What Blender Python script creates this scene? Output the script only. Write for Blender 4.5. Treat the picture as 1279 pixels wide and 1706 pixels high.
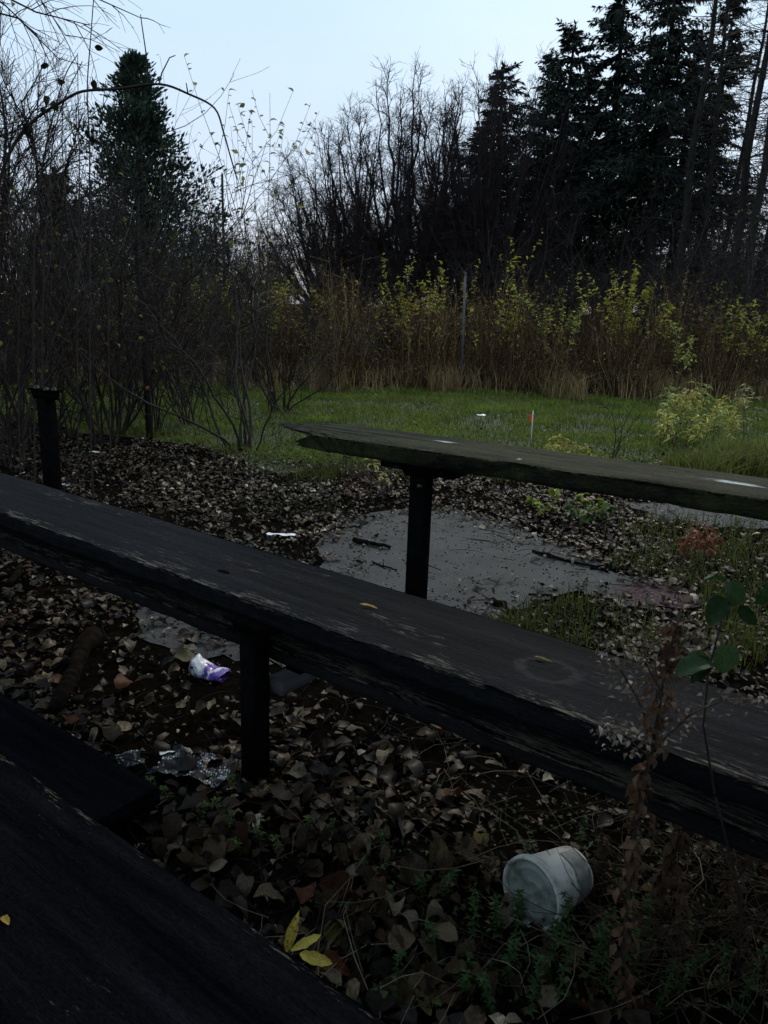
import bpy, math, random
import numpy as np
from mathutils import Vector, Matrix, noise as mnoise
for o in list(bpy.data.objects): bpy.data.objects.remove(o)
S = bpy.context.scene; C = S.collection
R = math.radians; PI = math.pi
# ------------------------------------------------------------------ camera
CAM_H, PITCH, ROLL, F = 1.05, R(15), R(2), 1281.0
cam = bpy.data.cameras.new('camera'); camo = bpy.data.objects.new('camera', cam); C.objects.link(camo)
cam.sensor_fit = 'VERTICAL'; cam.angle = 2*math.atan(853/F); cam.clip_start = .02; cam.clip_end = 2000
CM = Matrix.Rotation(PI/2-PITCH, 4, 'X') @ Matrix.Rotation(ROLL, 4, 'Z')
camo.matrix_world = Matrix.Translation((0, 0, CAM_H)) @ CM
cam.dof.use_dof = True; cam.dof.focus_distance = 2.6; cam.dof.aperture_fstop = 9.0
S.camera = camo
# ------------------------------------------------------------------ sky, sun, exposure
SUN_EL, SUN_AZ = R(38), R(20)
w = bpy.data.worlds.new('World'); S.world = w; w.use_nodes = True
nt = w.node_tree; nt.nodes.clear()
out = nt.nodes.new('ShaderNodeOutputWorld'); bg = nt.nodes.new('ShaderNodeBackground')
sky = nt.nodes.new('ShaderNodeTexSky'); sky.sky_type = 'NISHITA'; sky.sun_disc = False
sky.sun_elevation = SUN_EL; sky.sun_rotation = SUN_AZ; sky.air_density = 1.3; sky.dust_density = 1.0; sky.ozone_density = 1.2
SKY_STRENGTH = .10
# an even veil of cloud over the blue
mx = nt.nodes.new('ShaderNodeMix'); mx.data_type = 'RGBA'
tc = nt.nodes.new('ShaderNodeTexCoord'); nz = nt.nodes.new('ShaderNodeTexNoise'); nz.inputs['Scale'].default_value = 3.0; nz.inputs['Detail'].default_value = 4
mr = nt.nodes.new('ShaderNodeMapRange'); mr.inputs['From Min'].default_value = .3; mr.inputs['From Max'].default_value = .7
mr.inputs['To Min'].default_value = .82; mr.inputs['To Max'].default_value = .95
mp = nt.nodes.new('ShaderNodeMapping'); mp.inputs['Scale'].default_value = (1, 1, 3)
nt.links.new(tc.outputs['Generated'], mp.inputs[0]); nt.links.new(mp.outputs[0], nz.inputs['Vector'])
nt.links.new(nz.outputs['Fac'], mr.inputs['Value']); nt.links.new(mr.outputs[0], mx.inputs[0])
nt.links.new(sky.outputs[0], mx.inputs[6])
sx = nt.nodes.new('ShaderNodeSeparateXYZ'); nt.links.new(tc.outputs['Generated'], sx.inputs[0])
vr = nt.nodes.new('ShaderNodeValToRGB'); ve = vr.color_ramp.elements; ve[0].position = 0.; ve[0].color = (4.1, 4.3, 5.2, 1); ve[1].position = .34; ve[1].color = (3.85, 5.1, 6.15, 1); e3 = ve.new(.14); e3.color = (3.95, 4.65, 5.8, 1)
nt.links.new(sx.outputs['Z'], vr.inputs[0]); nt.links.new(vr.outputs[0], mx.inputs[7])
nt.links.new(mx.outputs[2], bg.inputs[0]); bg.inputs[1].default_value = SKY_STRENGTH
nt.links.new(bg.outputs[0], out.inputs[0])
sl = bpy.data.lights.new('sun', 'SUN'); sl.energy = .9; sl.angle = R(11); sl.color = (1, .90, .76)
so = bpy.data.objects.new('sun', sl); C.objects.link(so)
sd = Vector((math.sin(SUN_AZ)*math.cos(SUN_EL), math.cos(SUN_AZ)*math.cos(SUN_EL), math.sin(SUN_EL)))
so.rotation_euler = sd.to_track_quat('Z', 'Y').to_euler(); so.location = (3, 8, 12)
vs = S.view_settings; vs.view_transform = 'Standard'; vs.look = 'None'; vs.gamma = 1; vs.exposure = 0.75
S.render.engine = 'CYCLES'
# ------------------------------------------------------------------ helpers
def ray(px, py): return CM.to_3x3() @ Vector(((px-639.5)/F, (853-py)/F, -1))
def G(px, py, z=0.0):
    d = ray(px, py); k = (z-CAM_H)/d.z; return Vector((0, 0, CAM_H)) + d*k
def D(px, py, Y):
    d = ray(px, py); return Vector((0, 0, CAM_H)) + d*(Y/d.y)
CM3 = np.array(CM.to_3x3())
def project(P):
    q = (np.asarray(P) - np.array([0, 0, CAM_H])) @ CM3
    return 639.5+F*q[:, 0]/-q[:, 2], 853-F*q[:, 1]/-q[:, 2], -q[:, 2]
def tag(o, label=None, cat=None, group=None, kind=None):
    for k, v in (('label', label), ('category', cat), ('group', group), ('kind', kind)):
        if v: o[k] = v
    return o
def thing(name, label, cat, loc=(0, 0, 0), rz=0, group=None):
    o = bpy.data.objects.new(name, None); C.objects.link(o); o.empty_display_size = .1
    o.location = loc; o.rotation_euler = (0, 0, rz); return tag(o, label, cat, group)
def mesh(name, V, faces, mat, cols=None, smooth=False):
    """faces: list of int arrays (n,3) / (n,4)"""
    me = bpy.data.meshes.new(name); V = np.asarray(V, np.float32).reshape(-1, 3)
    fs = [np.asarray(f, np.int32) for f in faces if len(f)]
    me.vertices.add(len(V)); me.vertices.foreach_set('co', V.ravel())
    tot = np.concatenate([np.full(len(f), f.shape[1], np.int32) for f in fs]); loops = np.concatenate([f.ravel() for f in fs])
    me.loops.add(len(loops)); me.loops.foreach_set('vertex_index', loops)
    me.polygons.add(len(tot)); st = np.concatenate([[0], np.cumsum(tot)[:-1]]).astype(np.int32)
    me.polygons.foreach_set('loop_start', st); me.polygons.foreach_set('loop_total', tot)
    if smooth: me.polygons.foreach_set('use_smooth', np.ones(len(tot), bool))
    if cols is not None:
        ca = me.color_attributes.new('Col', 'FLOAT_COLOR', 'POINT')
        c4 = np.ones((len(V), 4), np.float32); c4[:, :3] = cols; ca.data.foreach_set('color', c4.ravel())
    me.update(calc_edges=True); me.materials.append(mat); return me
def obj(name, me, parent=None):
    o = bpy.data.objects.new(name, me); C.objects.link(o)
    if parent: o.parent = parent
    return o
def part(name, V, faces, mat, parent, cols=None, smooth=False): return obj(name, mesh(name, V, faces, mat, cols, smooth), parent)
def dup(root, loc, rz, sc=1, label=None, group=None, extra=None):
    r = root.copy(); C.objects.link(r); r.location = loc; r.rotation_euler = (extra[0], extra[1], rz) if extra else (0, 0, rz)
    r.scale = (sc, sc, sc) if not hasattr(sc, '__len__') else sc
    if label: r['label'] = label
    if group: r['group'] = group
    for ch in list(root.children):
        c = ch.copy(); C.objects.link(c); c.parent = r
    return r
class MB:                                        # collects polygons of one part
    def __init__(s): s.V = []; s.Q = []; s.T = []; s.n = 0
    def add(s, V, Q=(), T=()):
        V = np.asarray(V, float).reshape(-1, 3); s.V.append(V)
        if len(Q): s.Q.append(np.asarray(Q)+s.n)
        if len(T): s.T.append(np.asarray(T)+s.n)
        s.n += len(V); return s
    def box(s, c, d, rot=None, b=0.0):
        x, y, z = (q/2 for q in d)
        if b > 0:                                # chamfered vertical edges
            pts = [(-x+b, -y), (x-b, -y), (x, -y+b), (x, y-b), (x-b, y), (-x+b, y), (-x, y-b), (-x, -y+b)]
            V = [(p[0], p[1], -z) for p in pts]+[(p[0], p[1], z) for p in pts]
            Q = [(i, (i+1) % 8, 8+(i+1) % 8, 8+i) for i in range(8)]+[(8, 9, 10, 11), (8, 11, 12, 15), (15, 12, 13, 14), (3, 2, 1, 0), (7, 4, 3, 0), (6, 5, 4, 7)]
        else:
            V = [(i, j, k) for k in (-z, z) for j in (-y, y) for i in (-x, x)]
            Q = [(0, 2, 3, 1), (4, 5, 7, 6), (0, 1, 5, 4), (1, 3, 7, 5), (3, 2, 6, 7), (2, 0, 4, 6)]
        V = np.array(V)
        if rot is not None: V = V @ np.array(rot.to_3x3()).T
        return s.add(V+np.array(c), Q)
    def tube(s, pts, rad, n=6, cap=True):
        V, Q = tube(pts, rad, n); s.add(V, Q)
        if cap:
            k = len(pts)
            c0 = np.array([tuple(pts[0]), tuple(pts[-1])]); b = s.n; s.add(c0)
            f = b-len(V)
            s.T.append(np.array([(b, f+(i+1) % n, f+i) for i in range(n)]+[(b+1, f+(k-1)*n+i, f+(k-1)*n+(i+1) % n) for i in range(n)]))
        return s
    def build(s, name, mat, parent=None, smooth=False, cols=None):
        fs = []
        if s.Q: fs.append(np.concatenate(s.Q))
        if s.T: fs.append(np.concatenate(s.T))
        return part(name, np.concatenate(s.V), fs, mat, parent, cols, smooth)
def tube(pts, rad, n=6):
    P = np.array([tuple(p) for p in pts], float); k = len(P)
    T = np.gradient(P, axis=0); T /= np.linalg.norm(T, axis=1)[:, None]+1e-9
    up = np.array([0, 0, 1.]) if abs(T[0, 2]) < .9 else np.array([1., 0, 0])
    rad = np.broadcast_to(np.asarray(rad, float), (k,)); V = []; a = np.arange(n)*2*PI/n
    u = np.cross(T[0], up); u /= np.linalg.norm(u)
    for i in range(k):
        u = u-T[i]*np.dot(u, T[i]); u /= np.linalg.norm(u)+1e-9; v = np.cross(T[i], u)
        V.append(P[i]+rad[i]*(np.cos(a)[:, None]*u+np.sin(a)[:, None]*v))
    Q = [(i*n+j, i*n+(j+1) % n, (i+1)*n+(j+1) % n, (i+1)*n+j) for i in range(k-1) for j in range(n)]
    return np.concatenate(V), np.array(Q)
def segmesh(P0, P1, R0, R1, n=3):                # many straight twig pieces as thin prisms
    P0 = np.asarray(P0, float); P1 = np.asarray(P1, float); R0 = np.asarray(R0, float); R1 = np.asarray(R1, float)
    T = P1-P0; T /= np.linalg.norm(T, axis=1)[:, None]+1e-9
    ref = np.where(np.abs(T[:, 2:3]) < .9, np.array([[0, 0, 1.]]), np.array([[1., 0, 0]]))
    u = np.cross(T, ref); u /= np.linalg.norm(u, axis=1)[:, None]+1e-9; v = np.cross(T, u)
    a = np.arange(n)*2*PI/n; dirs = np.cos(a)[None, :, None]*u[:, None]+np.sin(a)[None, :, None]*v[:, None]
    A = P0[:, None]+dirs*R0[:, None, None]; B = P1[:, None]+dirs*R1[:, None, None]
    V = np.concatenate([A, B], 1).reshape(-1, 3); m = len(P0)
    base = (np.arange(m)*2*n)[:, None, None]; j = np.arange(n)
    q = np.stack([j, (j+1) % n, n+(j+1) % n, n+j], 1)[None]
    return V, (base+q).reshape(-1, 4)
class Segs:
    def __init__(s): s.a = []; s.b = []; s.r = []; s.q = []
    def add(s, a, b, r0, r1): s.a.append(tuple(a)); s.b.append(tuple(b)); s.r.append(r0); s.q.append(r1)
    def line(s, pts, r0, r1):
        k = len(pts)-1
        for i in range(k): s.add(pts[i], pts[i+1], r0+(r1-r0)*i/k, r0+(r1-r0)*(i+1)/k)
    def build(s, name, mat, parent, n=3, off=(0, 0, 0)):
        V, Q = segmesh(np.array(s.a)-np.array(off), np.array(s.b)-np.array(off), s.r, s.q, n); return part(name, V, [Q], mat, parent)
def rotz_np(a): c, s = np.cos(a), np.sin(a); z = np.zeros_like(c); o = np.ones_like(c); return np.stack([np.stack([c, -s, z], -1), np.stack([s, c, z], -1), np.stack([z, z, o], -1)], -2)
def rotx_np(a): c, s = np.cos(a), np.sin(a); z = np.zeros_like(c); o = np.ones_like(c); return np.stack([np.stack([o, z, z], -1), np.stack([z, c, -s], -1), np.stack([z, s, c], -1)], -2)
def roty_np(a): c, s = np.cos(a), np.sin(a); z = np.zeros_like(c); o = np.ones_like(c); return np.stack([np.stack([c, z, s], -1), np.stack([z, o, z], -1), np.stack([-s, z, c], -1)], -2)
def scatter(tV, tQ, pos, rot, sc, cols=None, T=None):
    """copies of a template, all in one vertex array"""
    m = len(pos); k = len(tV); sc = np.asarray(sc, float)
    sc = sc[:, None, None] if sc.ndim == 1 else sc[:, None, :]
    V = np.einsum('mij,mkj->mki', rot, tV[None]*sc)+np.asarray(pos)[:, None]
    Q = (np.asarray(tQ)[None]+(np.arange(m)*k)[:, None, None]).reshape(-1, np.asarray(tQ).shape[1])
    cc = None if cols is None else np.repeat(cols, k, axis=0)
    return V.reshape(-1, 3), Q, cc
def cat_parts(L):
    V = []; Q = []; Cc = []; n = 0
    for v, q, c in L:
        V.append(v); Q.append(q+n); n += len(v); Cc.append(c)
    return np.concatenate(V), np.concatenate(Q), (np.concatenate(Cc) if Cc[0] is not None else None)
def leaf_template(nl=4, width=.32, curl=.4, fold=.3, twist=0., seed=0, across=1, jag=0.0):
    """a leaf of length 1 along +X, rib raised or sunk, curled along its length"""
    rnd = random.Random(seed); V = []; na = 2*across+1
    pk = (.62, .8, 1., .72, .9)[seed % 5]; pw = (.6, .85, 1.05, .7, .95)[(seed//2) % 5]; x = z = 0.; ang = curl*.3; xs = []
    for i in range(nl+1): xs.append((x, z)); x += math.cos(ang)/nl; z += math.sin(ang)/nl; ang -= curl*2/nl*(.6+.8*rnd.random())
    for i, (x, z) in enumerate(xs):
        t = i/nl; wd = width*(math.sin(PI*min(1, t**pk*.97+.03))**pw)*(1+jag*(rnd.random()-.5))
        for j in range(na):
            s = (j-across)/across; tw = twist*(t-.3)
            y = s*wd*math.cos(fold*abs(s)); zz = z+abs(s)*wd*math.sin(fold*1.5)+s*wd*math.sin(tw)+.2*wd*abs(s)*math.sin(t*9+s*2+seed)+(rnd.random()-.5)*.06*jag
            V.append((x, y, zz))
    Q = [(i*na+j, (i+1)*na+j, (i+1)*na+j+1, i*na+j+1) for i in range(nl) for j in range(na-1)]
    V = np.array(V); V[:, 0] -= V[:, 0].mean(); V[:, 2] -= V[:, 2].min(); return V, np.array(Q)
# ------------------------------------------------------------------ materials
def new_mat(name):
    m = bpy.data.materials.new(name); m.use_nodes = True; t = m.node_tree; b = t.nodes['Principled BSDF']; return m, t, b
def ramp(t, fac, stops):
    r = t.nodes.new('ShaderNodeValToRGB'); e = r.color_ramp.elements
    while len(e) < len(stops): e.new(.5)
    for q in range(len(stops)): e[q].position = q*1e-4
    for i in range(len(stops)-1, -1, -1): e[i].position = stops[i][0]
    for i, (p, c) in enumerate(stops): e[i].color = (*c, 1)
    t.links.new(fac, r.inputs[0]); return r.outputs[0]
def noise(t, scale, detail=4, rough=.6, vec=None, stretch=None, coord='Object'):
    n = t.nodes.new('ShaderNodeTexNoise'); n.inputs['Scale'].default_value = scale; n.inputs['Detail'].default_value = detail; n.inputs['Roughness'].default_value = rough
    tcn = t.nodes.new('ShaderNodeTexCoord'); src = tcn.outputs[coord]
    if stretch:
        mpn = t.nodes.new('ShaderNodeMapping'); mpn.inputs['Scale'].default_value = stretch; t.links.new(src, mpn.inputs[0]); src = mpn.outputs[0]
    t.links.new(src, n.inputs['Vector']); return n.outputs['Fac']
def mixc(t, fac, a, b, mode='MIX'):
    m = t.nodes.new('ShaderNodeMix'); m.data_type = 'RGBA'; m.blend_type = mode
    for i, v in ((0, fac), (6, a), (7, b)):
        if hasattr(v, 'links'): t.links.new(v, m.inputs[i])
        elif i == 0: m.inputs[0].default_value = v
        else: m.inputs[i].default_value = (*v, 1)
    return m.outputs[2]
def bump(t, b, h, strength=.4, dist=.01):
    n = t.nodes.new('ShaderNodeBump'); n.inputs['Strength'].default_value = strength; n.inputs['Distance'].default_value = dist
    t.links.new(h, n.inputs['Height']); t.links.new(n.outputs[0], b.inputs['Normal'])
def simple(name, c1, c2, scale=20, rough=.7, bmp=0., stretch=None, spec=.5, dist=.01):
    m, t, b = new_mat(name); f = noise(t, scale, stretch=stretch); t.links.new(ramp(t, f, [(.3, c1), (.7, c2)]), b.inputs['Base Color'])
    b.inputs['Roughness'].default_value = rough; b.inputs['Specular IOR Level'].default_value = spec
    if bmp: bump(t, b, f, bmp, dist)
    return m
def attr_mat(name, rough=.6, spec=.5, transl=0., nscale=60, namt=.5):
    m, t, b = new_mat(name); a = t.nodes.new('ShaderNodeAttribute'); a.attribute_name = 'Col'
    f = noise(t, nscale, 3); g = ramp(t, f, [(.3, (1-namt,)*3), (.7, (1+namt*.3,)*3)])
    col = mixc(t, 1., a.outputs['Color'], g, 'MULTIPLY'); t.links.new(col, b.inputs['Base Color'])
    b.inputs['Roughness'].default_value = rough; b.inputs['Specular IOR Level'].default_value = spec
    if transl:
        tr = t.nodes.new('ShaderNodeBsdfTranslucent'); t.links.new(col, tr.inputs[0]); ms = t.nodes.new('ShaderNodeMixShader'); ms.inputs[0].default_value = transl
        t.links.new(b.outputs[0], ms.inputs[1]); t.links.new(tr.outputs[0], ms.inputs[2]); t.links.new(ms.outputs[0], t.nodes['Material Output'].inputs[0])
    return m
def leaf_mat(name, stops, rough=.5, transl=.2, nscale=6., vein=9., spec=.16):
    m, t, b = new_mat(name); oi = t.nodes.new('ShaderNodeObjectInfo'); L = t.links.new
    def math_(op, a, c, d=None):
        n_ = t.nodes.new('ShaderNodeMath'); n_.operation = op
        for i_, v in enumerate((a, c, d)):
            if v is None: continue
            if hasattr(v, 'links'): L(v, n_.inputs[i_])
            else: n_.inputs[i_].default_value = v
        return n_.outputs[0]
    f = noise(t, nscale, 5, .7); f2 = noise(t, nscale*5, 3, .7); tcn = t.nodes.new('ShaderNodeTexCoord'); sp = t.nodes.new('ShaderNodeSeparateXYZ'); L(tcn.outputs['Object'], sp.inputs[0])
    ay = math_('ABSOLUTE', sp.outputs['Y'], 0.); ph = math_('MULTIPLY', math_('SUBTRACT', sp.outputs['X'], math_('MULTIPLY', ay, .9)), vein*6.28*nscale/6.); vn = math_('POWER', math_('ABSOLUTE', math_('SINE', ph, 0.), 0.), 10.)
    rib = math_('MAXIMUM', math_('SUBTRACT', 1., math_('MULTIPLY', ay, 45.*nscale/6.)), 0.); vn = math_('MAXIMUM', math_('MULTIPLY', vn, .5), rib)
    v = math_('ADD', math_('MULTIPLY', f, .75), math_('MULTIPLY', math_('SUBTRACT', oi.outputs['Random'], .35), .6))
    col = ramp(t, v, stops); col = mixc(t, 1., col, ramp(t, f2, [(.3, (.3,)*3), (.65, (1.3,)*3)]), 'MULTIPLY'); col = mixc(t, math_('MULTIPLY', vn, .5), col, mixc(t, 1., col, (1.7, 1.6, 1.5), 'MULTIPLY'))
    L(col, b.inputs['Base Color']); b.inputs['Roughness'].default_value = rough; b.inputs['Specular IOR Level'].default_value = spec
    bump(t, b, math_('SUBTRACT', f2, math_('MULTIPLY', vn, .8)), .5, .02*6./nscale)
    if transl:
        tr = t.nodes.new('ShaderNodeBsdfTranslucent'); L(col, tr.inputs[0]); ms = t.nodes.new('ShaderNodeMixShader'); ms.inputs[0].default_value = transl
        L(b.outputs[0], ms.inputs[1]); L(tr.outputs[0], ms.inputs[2]); L(ms.outputs[0], t.nodes['Material Output'].inputs[0])
    return m
def wood_mat(name, base, fibre, moss=0., stains=(), fibre_at=.6, rough=.6, edge_y=.03, edge_w=.05, rings=(), spec=.03, ztop=.45):
    m, t, b = new_mat(name); L = t.links.new
    def math_(op, a, c, d=None):
        n_ = t.nodes.new('ShaderNodeMath'); n_.operation = op
        for i_, v in enumerate((a, c, d)):
            if v is None: continue
            if hasattr(v, 'links'): L(v, n_.inputs[i_])
            else: n_.inputs[i_].default_value = v
        return n_.outputs[0]
    g = noise(t, 26, 7, .72, stretch=(.07, 1, 1)); g2 = noise(t, 210, 4, .75, stretch=(.09, 1, 1)); big = noise(t, 7, 5, .65, stretch=(.4, 1, 1)); fine_ = noise(t, 420, 3, .7, stretch=(.25, 1, 1))
    col = ramp(t, g, [(.28, tuple(.25*x for x in base)), (.5, base), (.72, tuple(2.0*x for x in base))])
    col = mixc(t, 1., col, ramp(t, fine_, [(.3, (.45,)*3), (.7, (1.5,)*3)]), 'MULTIPLY')
    tcn = t.nodes.new('ShaderNodeTexCoord'); sp = t.nodes.new('ShaderNodeSeparateXYZ'); L(tcn.outputs['Object'], sp.inputs[0])
    # pale bare fibres where the dark surface has worn through, mostly along one edge
    dist = math_('ABSOLUTE', math_('SUBTRACT', sp.outputs['Y'], edge_y), 0.)
    edge = math_('MULTIPLY', math_('MAXIMUM', math_('SUBTRACT', 1., math_('DIVIDE', dist, edge_w)), 0.), .17)
    zm = t.nodes.new('ShaderNodeMapRange'); zm.inputs['From Min'].default_value = ztop-.020; zm.inputs['From Max'].default_value = ztop-.007; zm.inputs['To Min'].default_value = -.22; zm.inputs['To Max'].default_value = 0.; L(sp.outputs['Z'], zm.inputs['Value'])
    v = math_('ADD', math_('ADD', math_('MULTIPLY_ADD', big, .75, -.42), math_('ADD', g2, edge)), zm.outputs[0])
    fm = ramp(t, v, [(fibre_at, (0, 0, 0)), (fibre_at+.035, (.7, .7, .7)), (fibre_at+.12, (1, 1, 1))])
    fcol = ramp(t, fine_, [(.35, tuple(.35*x for x in fibre)), (.65, fibre)])
    col = mixc(t, fm, col, fcol)
    if moss:
        mm = noise(t, 11, 7, .78, stretch=(.35, 1, 1)); mf = ramp(t, mm, [(.60-moss*.3, (0, 0, 0)), (.74-moss*.2, (1, 1, 1))])
        col = mixc(t, mf, col, ramp(t, fine_, [(.3, (.012, .014, .006)), (.7, (.06, .066, .028))]))
    for (sx_, sy_, lx, ly, sc) in stains:
        mpn = t.nodes.new('ShaderNodeMapping'); mpn.inputs['Scale'].default_value = (.5/lx, .5/ly, 0); mpn.inputs['Location'].default_value = (-.5*sx_/lx, -.5*sy_/ly, 0)
        L(tcn.outputs['Object'], mpn.inputs[0]); ln = t.nodes.new('ShaderNodeVectorMath'); ln.operation = 'LENGTH'; L(mpn.outputs[0], ln.inputs[0])
        a1 = math_('MULTIPLY_ADD', noise(t, 90, 6, .75, stretch=(.2, 1, 1)), 1.1, ln.outputs['Value'])
        col = mixc(t, ramp(t, a1, [(0., (1, 1, 1)), (.66, (.9, .9, .9)), (.8, (.35, .35, .35)), (.98, (0, 0, 0))]), col, sc)
    for (sx_, sy_, lx, ly, sc) in rings:
        mpn = t.nodes.new('ShaderNodeMapping'); mpn.inputs['Scale'].default_value = (1/lx, 1/ly, 0); mpn.inputs['Location'].default_value = (-sx_/lx, -sy_/ly, 0)
        L(tcn.outputs['Object'], mpn.inputs[0]); ln = t.nodes.new('ShaderNodeVectorMath'); ln.operation = 'LENGTH'; L(mpn.outputs[0], ln.inputs[0])
        a1 = math_('MULTIPLY_ADD', noise(t, 38, 6, .8), 1.5, ln.outputs['Value'])
        col = mixc(t, ramp(t, math_('MULTIPLY', a1, .4), [(.58, (0, 0, 0)), (.63, (.6, .6, .6)), (.69, (.5, .5, .5)), (.76, (0, 0, 0))]), col, sc)
    L(col, b.inputs['Base Color']); b.inputs['Roughness'].default_value = rough; b.inputs['Specular IOR Level'].default_value = spec
    bump(t, b, math_('ADD', math_('ADD', g, g2), math_('MULTIPLY', fine_, .5)), .8, .006); return m
M = {}
M['steel'] = simple('black_painted_steel', (.0025, .0025, .003), (.006, .0055, .0055), 40, .6, .15, spec=.0)
M['strut'] = simple('worn_grey_steel', (.05, .052, .056), (.09, .092, .096), 30, .6, .2, spec=.2)
M['bolt'] = simple('bolt_steel', (.012, .012, .013), (.03, .029, .028), 90, .45, .1)
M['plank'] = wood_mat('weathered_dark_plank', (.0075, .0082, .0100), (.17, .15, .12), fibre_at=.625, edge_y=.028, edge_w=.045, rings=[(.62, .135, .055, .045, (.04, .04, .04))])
M['plank_foot'] = wood_mat('weathered_foot_board', (.011, .0115, .012), (.16, .14, .11), fibre_at=.585, edge_y=.085, edge_w=.05, ztop=.342)
M['plank_moss'] = wood_mat('mossy_plank', (.009, .009, .0085), (.15, .14, .11), moss=.75, fibre_at=.66, edge_y=.0, edge_w=.04, ztop=.705,
    stains=[(.02, .135, .05, .016, (.7, .71, .73)), (.262, .04, .012, .010, (.5, .5, .55)), (.74, .105, .1, .014, (.7, .71, .7))])
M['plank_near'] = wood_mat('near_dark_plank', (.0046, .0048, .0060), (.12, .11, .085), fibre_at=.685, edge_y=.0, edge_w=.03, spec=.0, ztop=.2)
M['bark'] = simple('dark_bark', (.010, .009, .008), (.03, .027, .024), 30, .9, .5, (1, 1, .2), .2)
M['bark_pale'] = simple('grey_bark', (.022, .020, .018), (.055, .05, .045), 30, .9, .5, (1, 1, .2), .2)
M['twig'] = simple('twig_bark', (.012, .009, .008), (.03, .022, .018), 14, .8, spec=.2)
M['twig_far'] = simple('hazed_twig_bark', (.016, .013, .013), (.045, .036, .035), 6, .9, spec=.05)  # lighter twig colour with distance haze mixed in, for the far trees
M['cane'] = simple('cane_bark', (.010, .008, .007), (.05, .035, .025), 14, .7, spec=.3)
M['needle'] = attr_mat('conifer_needles', .7, .2)
M['sapl_leaf'] = attr_mat('sapling_leaves', .6, .15, .45)
M['litter'] = attr_mat('litter_leaves', .5, .16, .12, 90, .75)
M['grass'] = attr_mat('grass_blades', .6, .08, .3, 3, .3)
M['weed'] = attr_mat('weed_leaves', .6, .12, .25)
M['dry'] = attr_mat('dry_stems', .9, .05)
# ------------------------------------------------------------------ ground
def ground_material():
    m, t, b = new_mat('litter_soil'); f = noise(t, 18, 8, .75); f2 = noise(t, 1.1, 4, .6)
    c = ramp(t, f, [(.3, (.003, .0025, .002)), (.55, (.008, .0065, .005)), (.75, (.02, .016, .012))])
    t.links.new(c, b.inputs['Base Color']); b.inputs['Roughness'].default_value = .9; b.inputs['Specular IOR Level'].default_value = .0; bump(t, b, f, .8, .03); return m
def lawn_material():
    m, t, b = new_mat('lawn_turf'); f = noise(t, 30, 8, .75)
    t.links.new(ramp(t, f, [(.3, (.018, .028, .005)), (.6, (.042, .062, .011)), (.8, (.08, .10, .022))]), b.inputs['Base Color']); b.inputs['Roughness'].default_value = .85; bump(t, b, f, .8, .03); return m
def asphalt_material():
    m, t, b = new_mat('worn_asphalt'); f = noise(t, 3.4, 8, .72); fine = noise(t, 260, 3, .8)
    c = ramp(t, f, [(.25, (.026, .026, .025)), (.5, (.054, .054, .052)), (.75, (.080, .080, .078))])
    g = ramp(t, fine, [(.35, (.55,)*3), (.6, (1.1,)*3), (.72, (3.,)*3)]); c = mixc(t, 1., c, g, 'MULTIPLY')
    # a patch of old dark red paint
    tcn = t.nodes.new('ShaderNodeTexCoord'); p = G(1105, 995); mpn = t.nodes.new('ShaderNodeMapping'); mpn.inputs['Scale'].default_value = (3.6, 3.6, 0); mpn.inputs['Location'].default_value = (-3.6*p.x, -3.6*p.y, 0)
    t.links.new(tcn.outputs['Object'], mpn.inputs[0]); ln = t.nodes.new('ShaderNodeVectorMath'); ln.operation = 'LENGTH'; t.links.new(mpn.outputs[0], ln.inputs[0])
    a = t.nodes.new('ShaderNodeMath'); a.operation = 'MULTIPLY_ADD'; t.links.new(noise(t, 14, 4), a.inputs[0]); a.inputs[1].default_value = .5; t.links.new(ln.outputs['Value'], a.inputs[2])
    rf = ramp(t, a.outputs[0], [(.75, (1, 1, 1)), (.95, (0, 0, 0))]); c = mixc(t, rf, c, (.045, .017, .024))
    t.links.new(c, b.inputs['Base Color']); b.inputs['Roughness'].default_value = .8; b.inputs['Specular IOR Level'].default_value = .25; bump(t, b, fine, .8, .004); return m
M['soil'] = ground_material(); M['lawn'] = lawn_material(); M['asphalt'] = asphalt_material()
n = 24; V = []; Q = []
xs = np.concatenate([[-600, -120, -30], np.linspace(-8, 8, 41), [30, 120, 600]]); ys = np.concatenate([[-600, -60, -10], np.linspace(-3, 14, 43), [30, 100, 700]])
for y in ys:
    for x in xs:
        z = 0.
        V.append((x, y, z))
nx = len(xs); Q = [(j*nx+i, j*nx+i+1, (j+1)*nx+i+1, (j+1)*nx+i) for j in range(len(ys)-1) for i in range(nx-1)]
tag(part('ground', V, [np.array(Q)], M['soil'], None), kind='structure')
def sheet(name, poly, z, mat):
    import bmesh
    bm = bmesh.new(); vs_ = [bm.verts.new((p[0], p[1], z)) for p in poly]; f = bm.faces.new(vs_)
    if f.normal.z < 0: f.normal_flip()
    bmesh.ops.triangulate(bm, faces=[f]); me = bpy.data.meshes.new(name); bm.to_mesh(me); bm.free(); me.materials.append(mat); return tag(obj(name, me), kind='structure')
def rough_poly(poly, k=6, amp=.05, seed=0):
    rnd = random.Random(seed); o = []
    for i, p in enumerate(poly):
        q = poly[(i+1) % len(poly)]; d = Vector((q[0]-p[0], q[1]-p[1])); nrm = Vector((-d.y, d.x)).normalized() if d.length else d
        for j in range(k):
            t = j/k; e = nrm*(rnd.uniform(-amp, amp)) if j else Vector((0, 0)); o.append((p[0]+d.x*t+e.x, p[1]+d.y*t+e.y))
    return o
def px_poly(L): return [tuple(G(*p)[:2]) for p in L]
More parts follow.
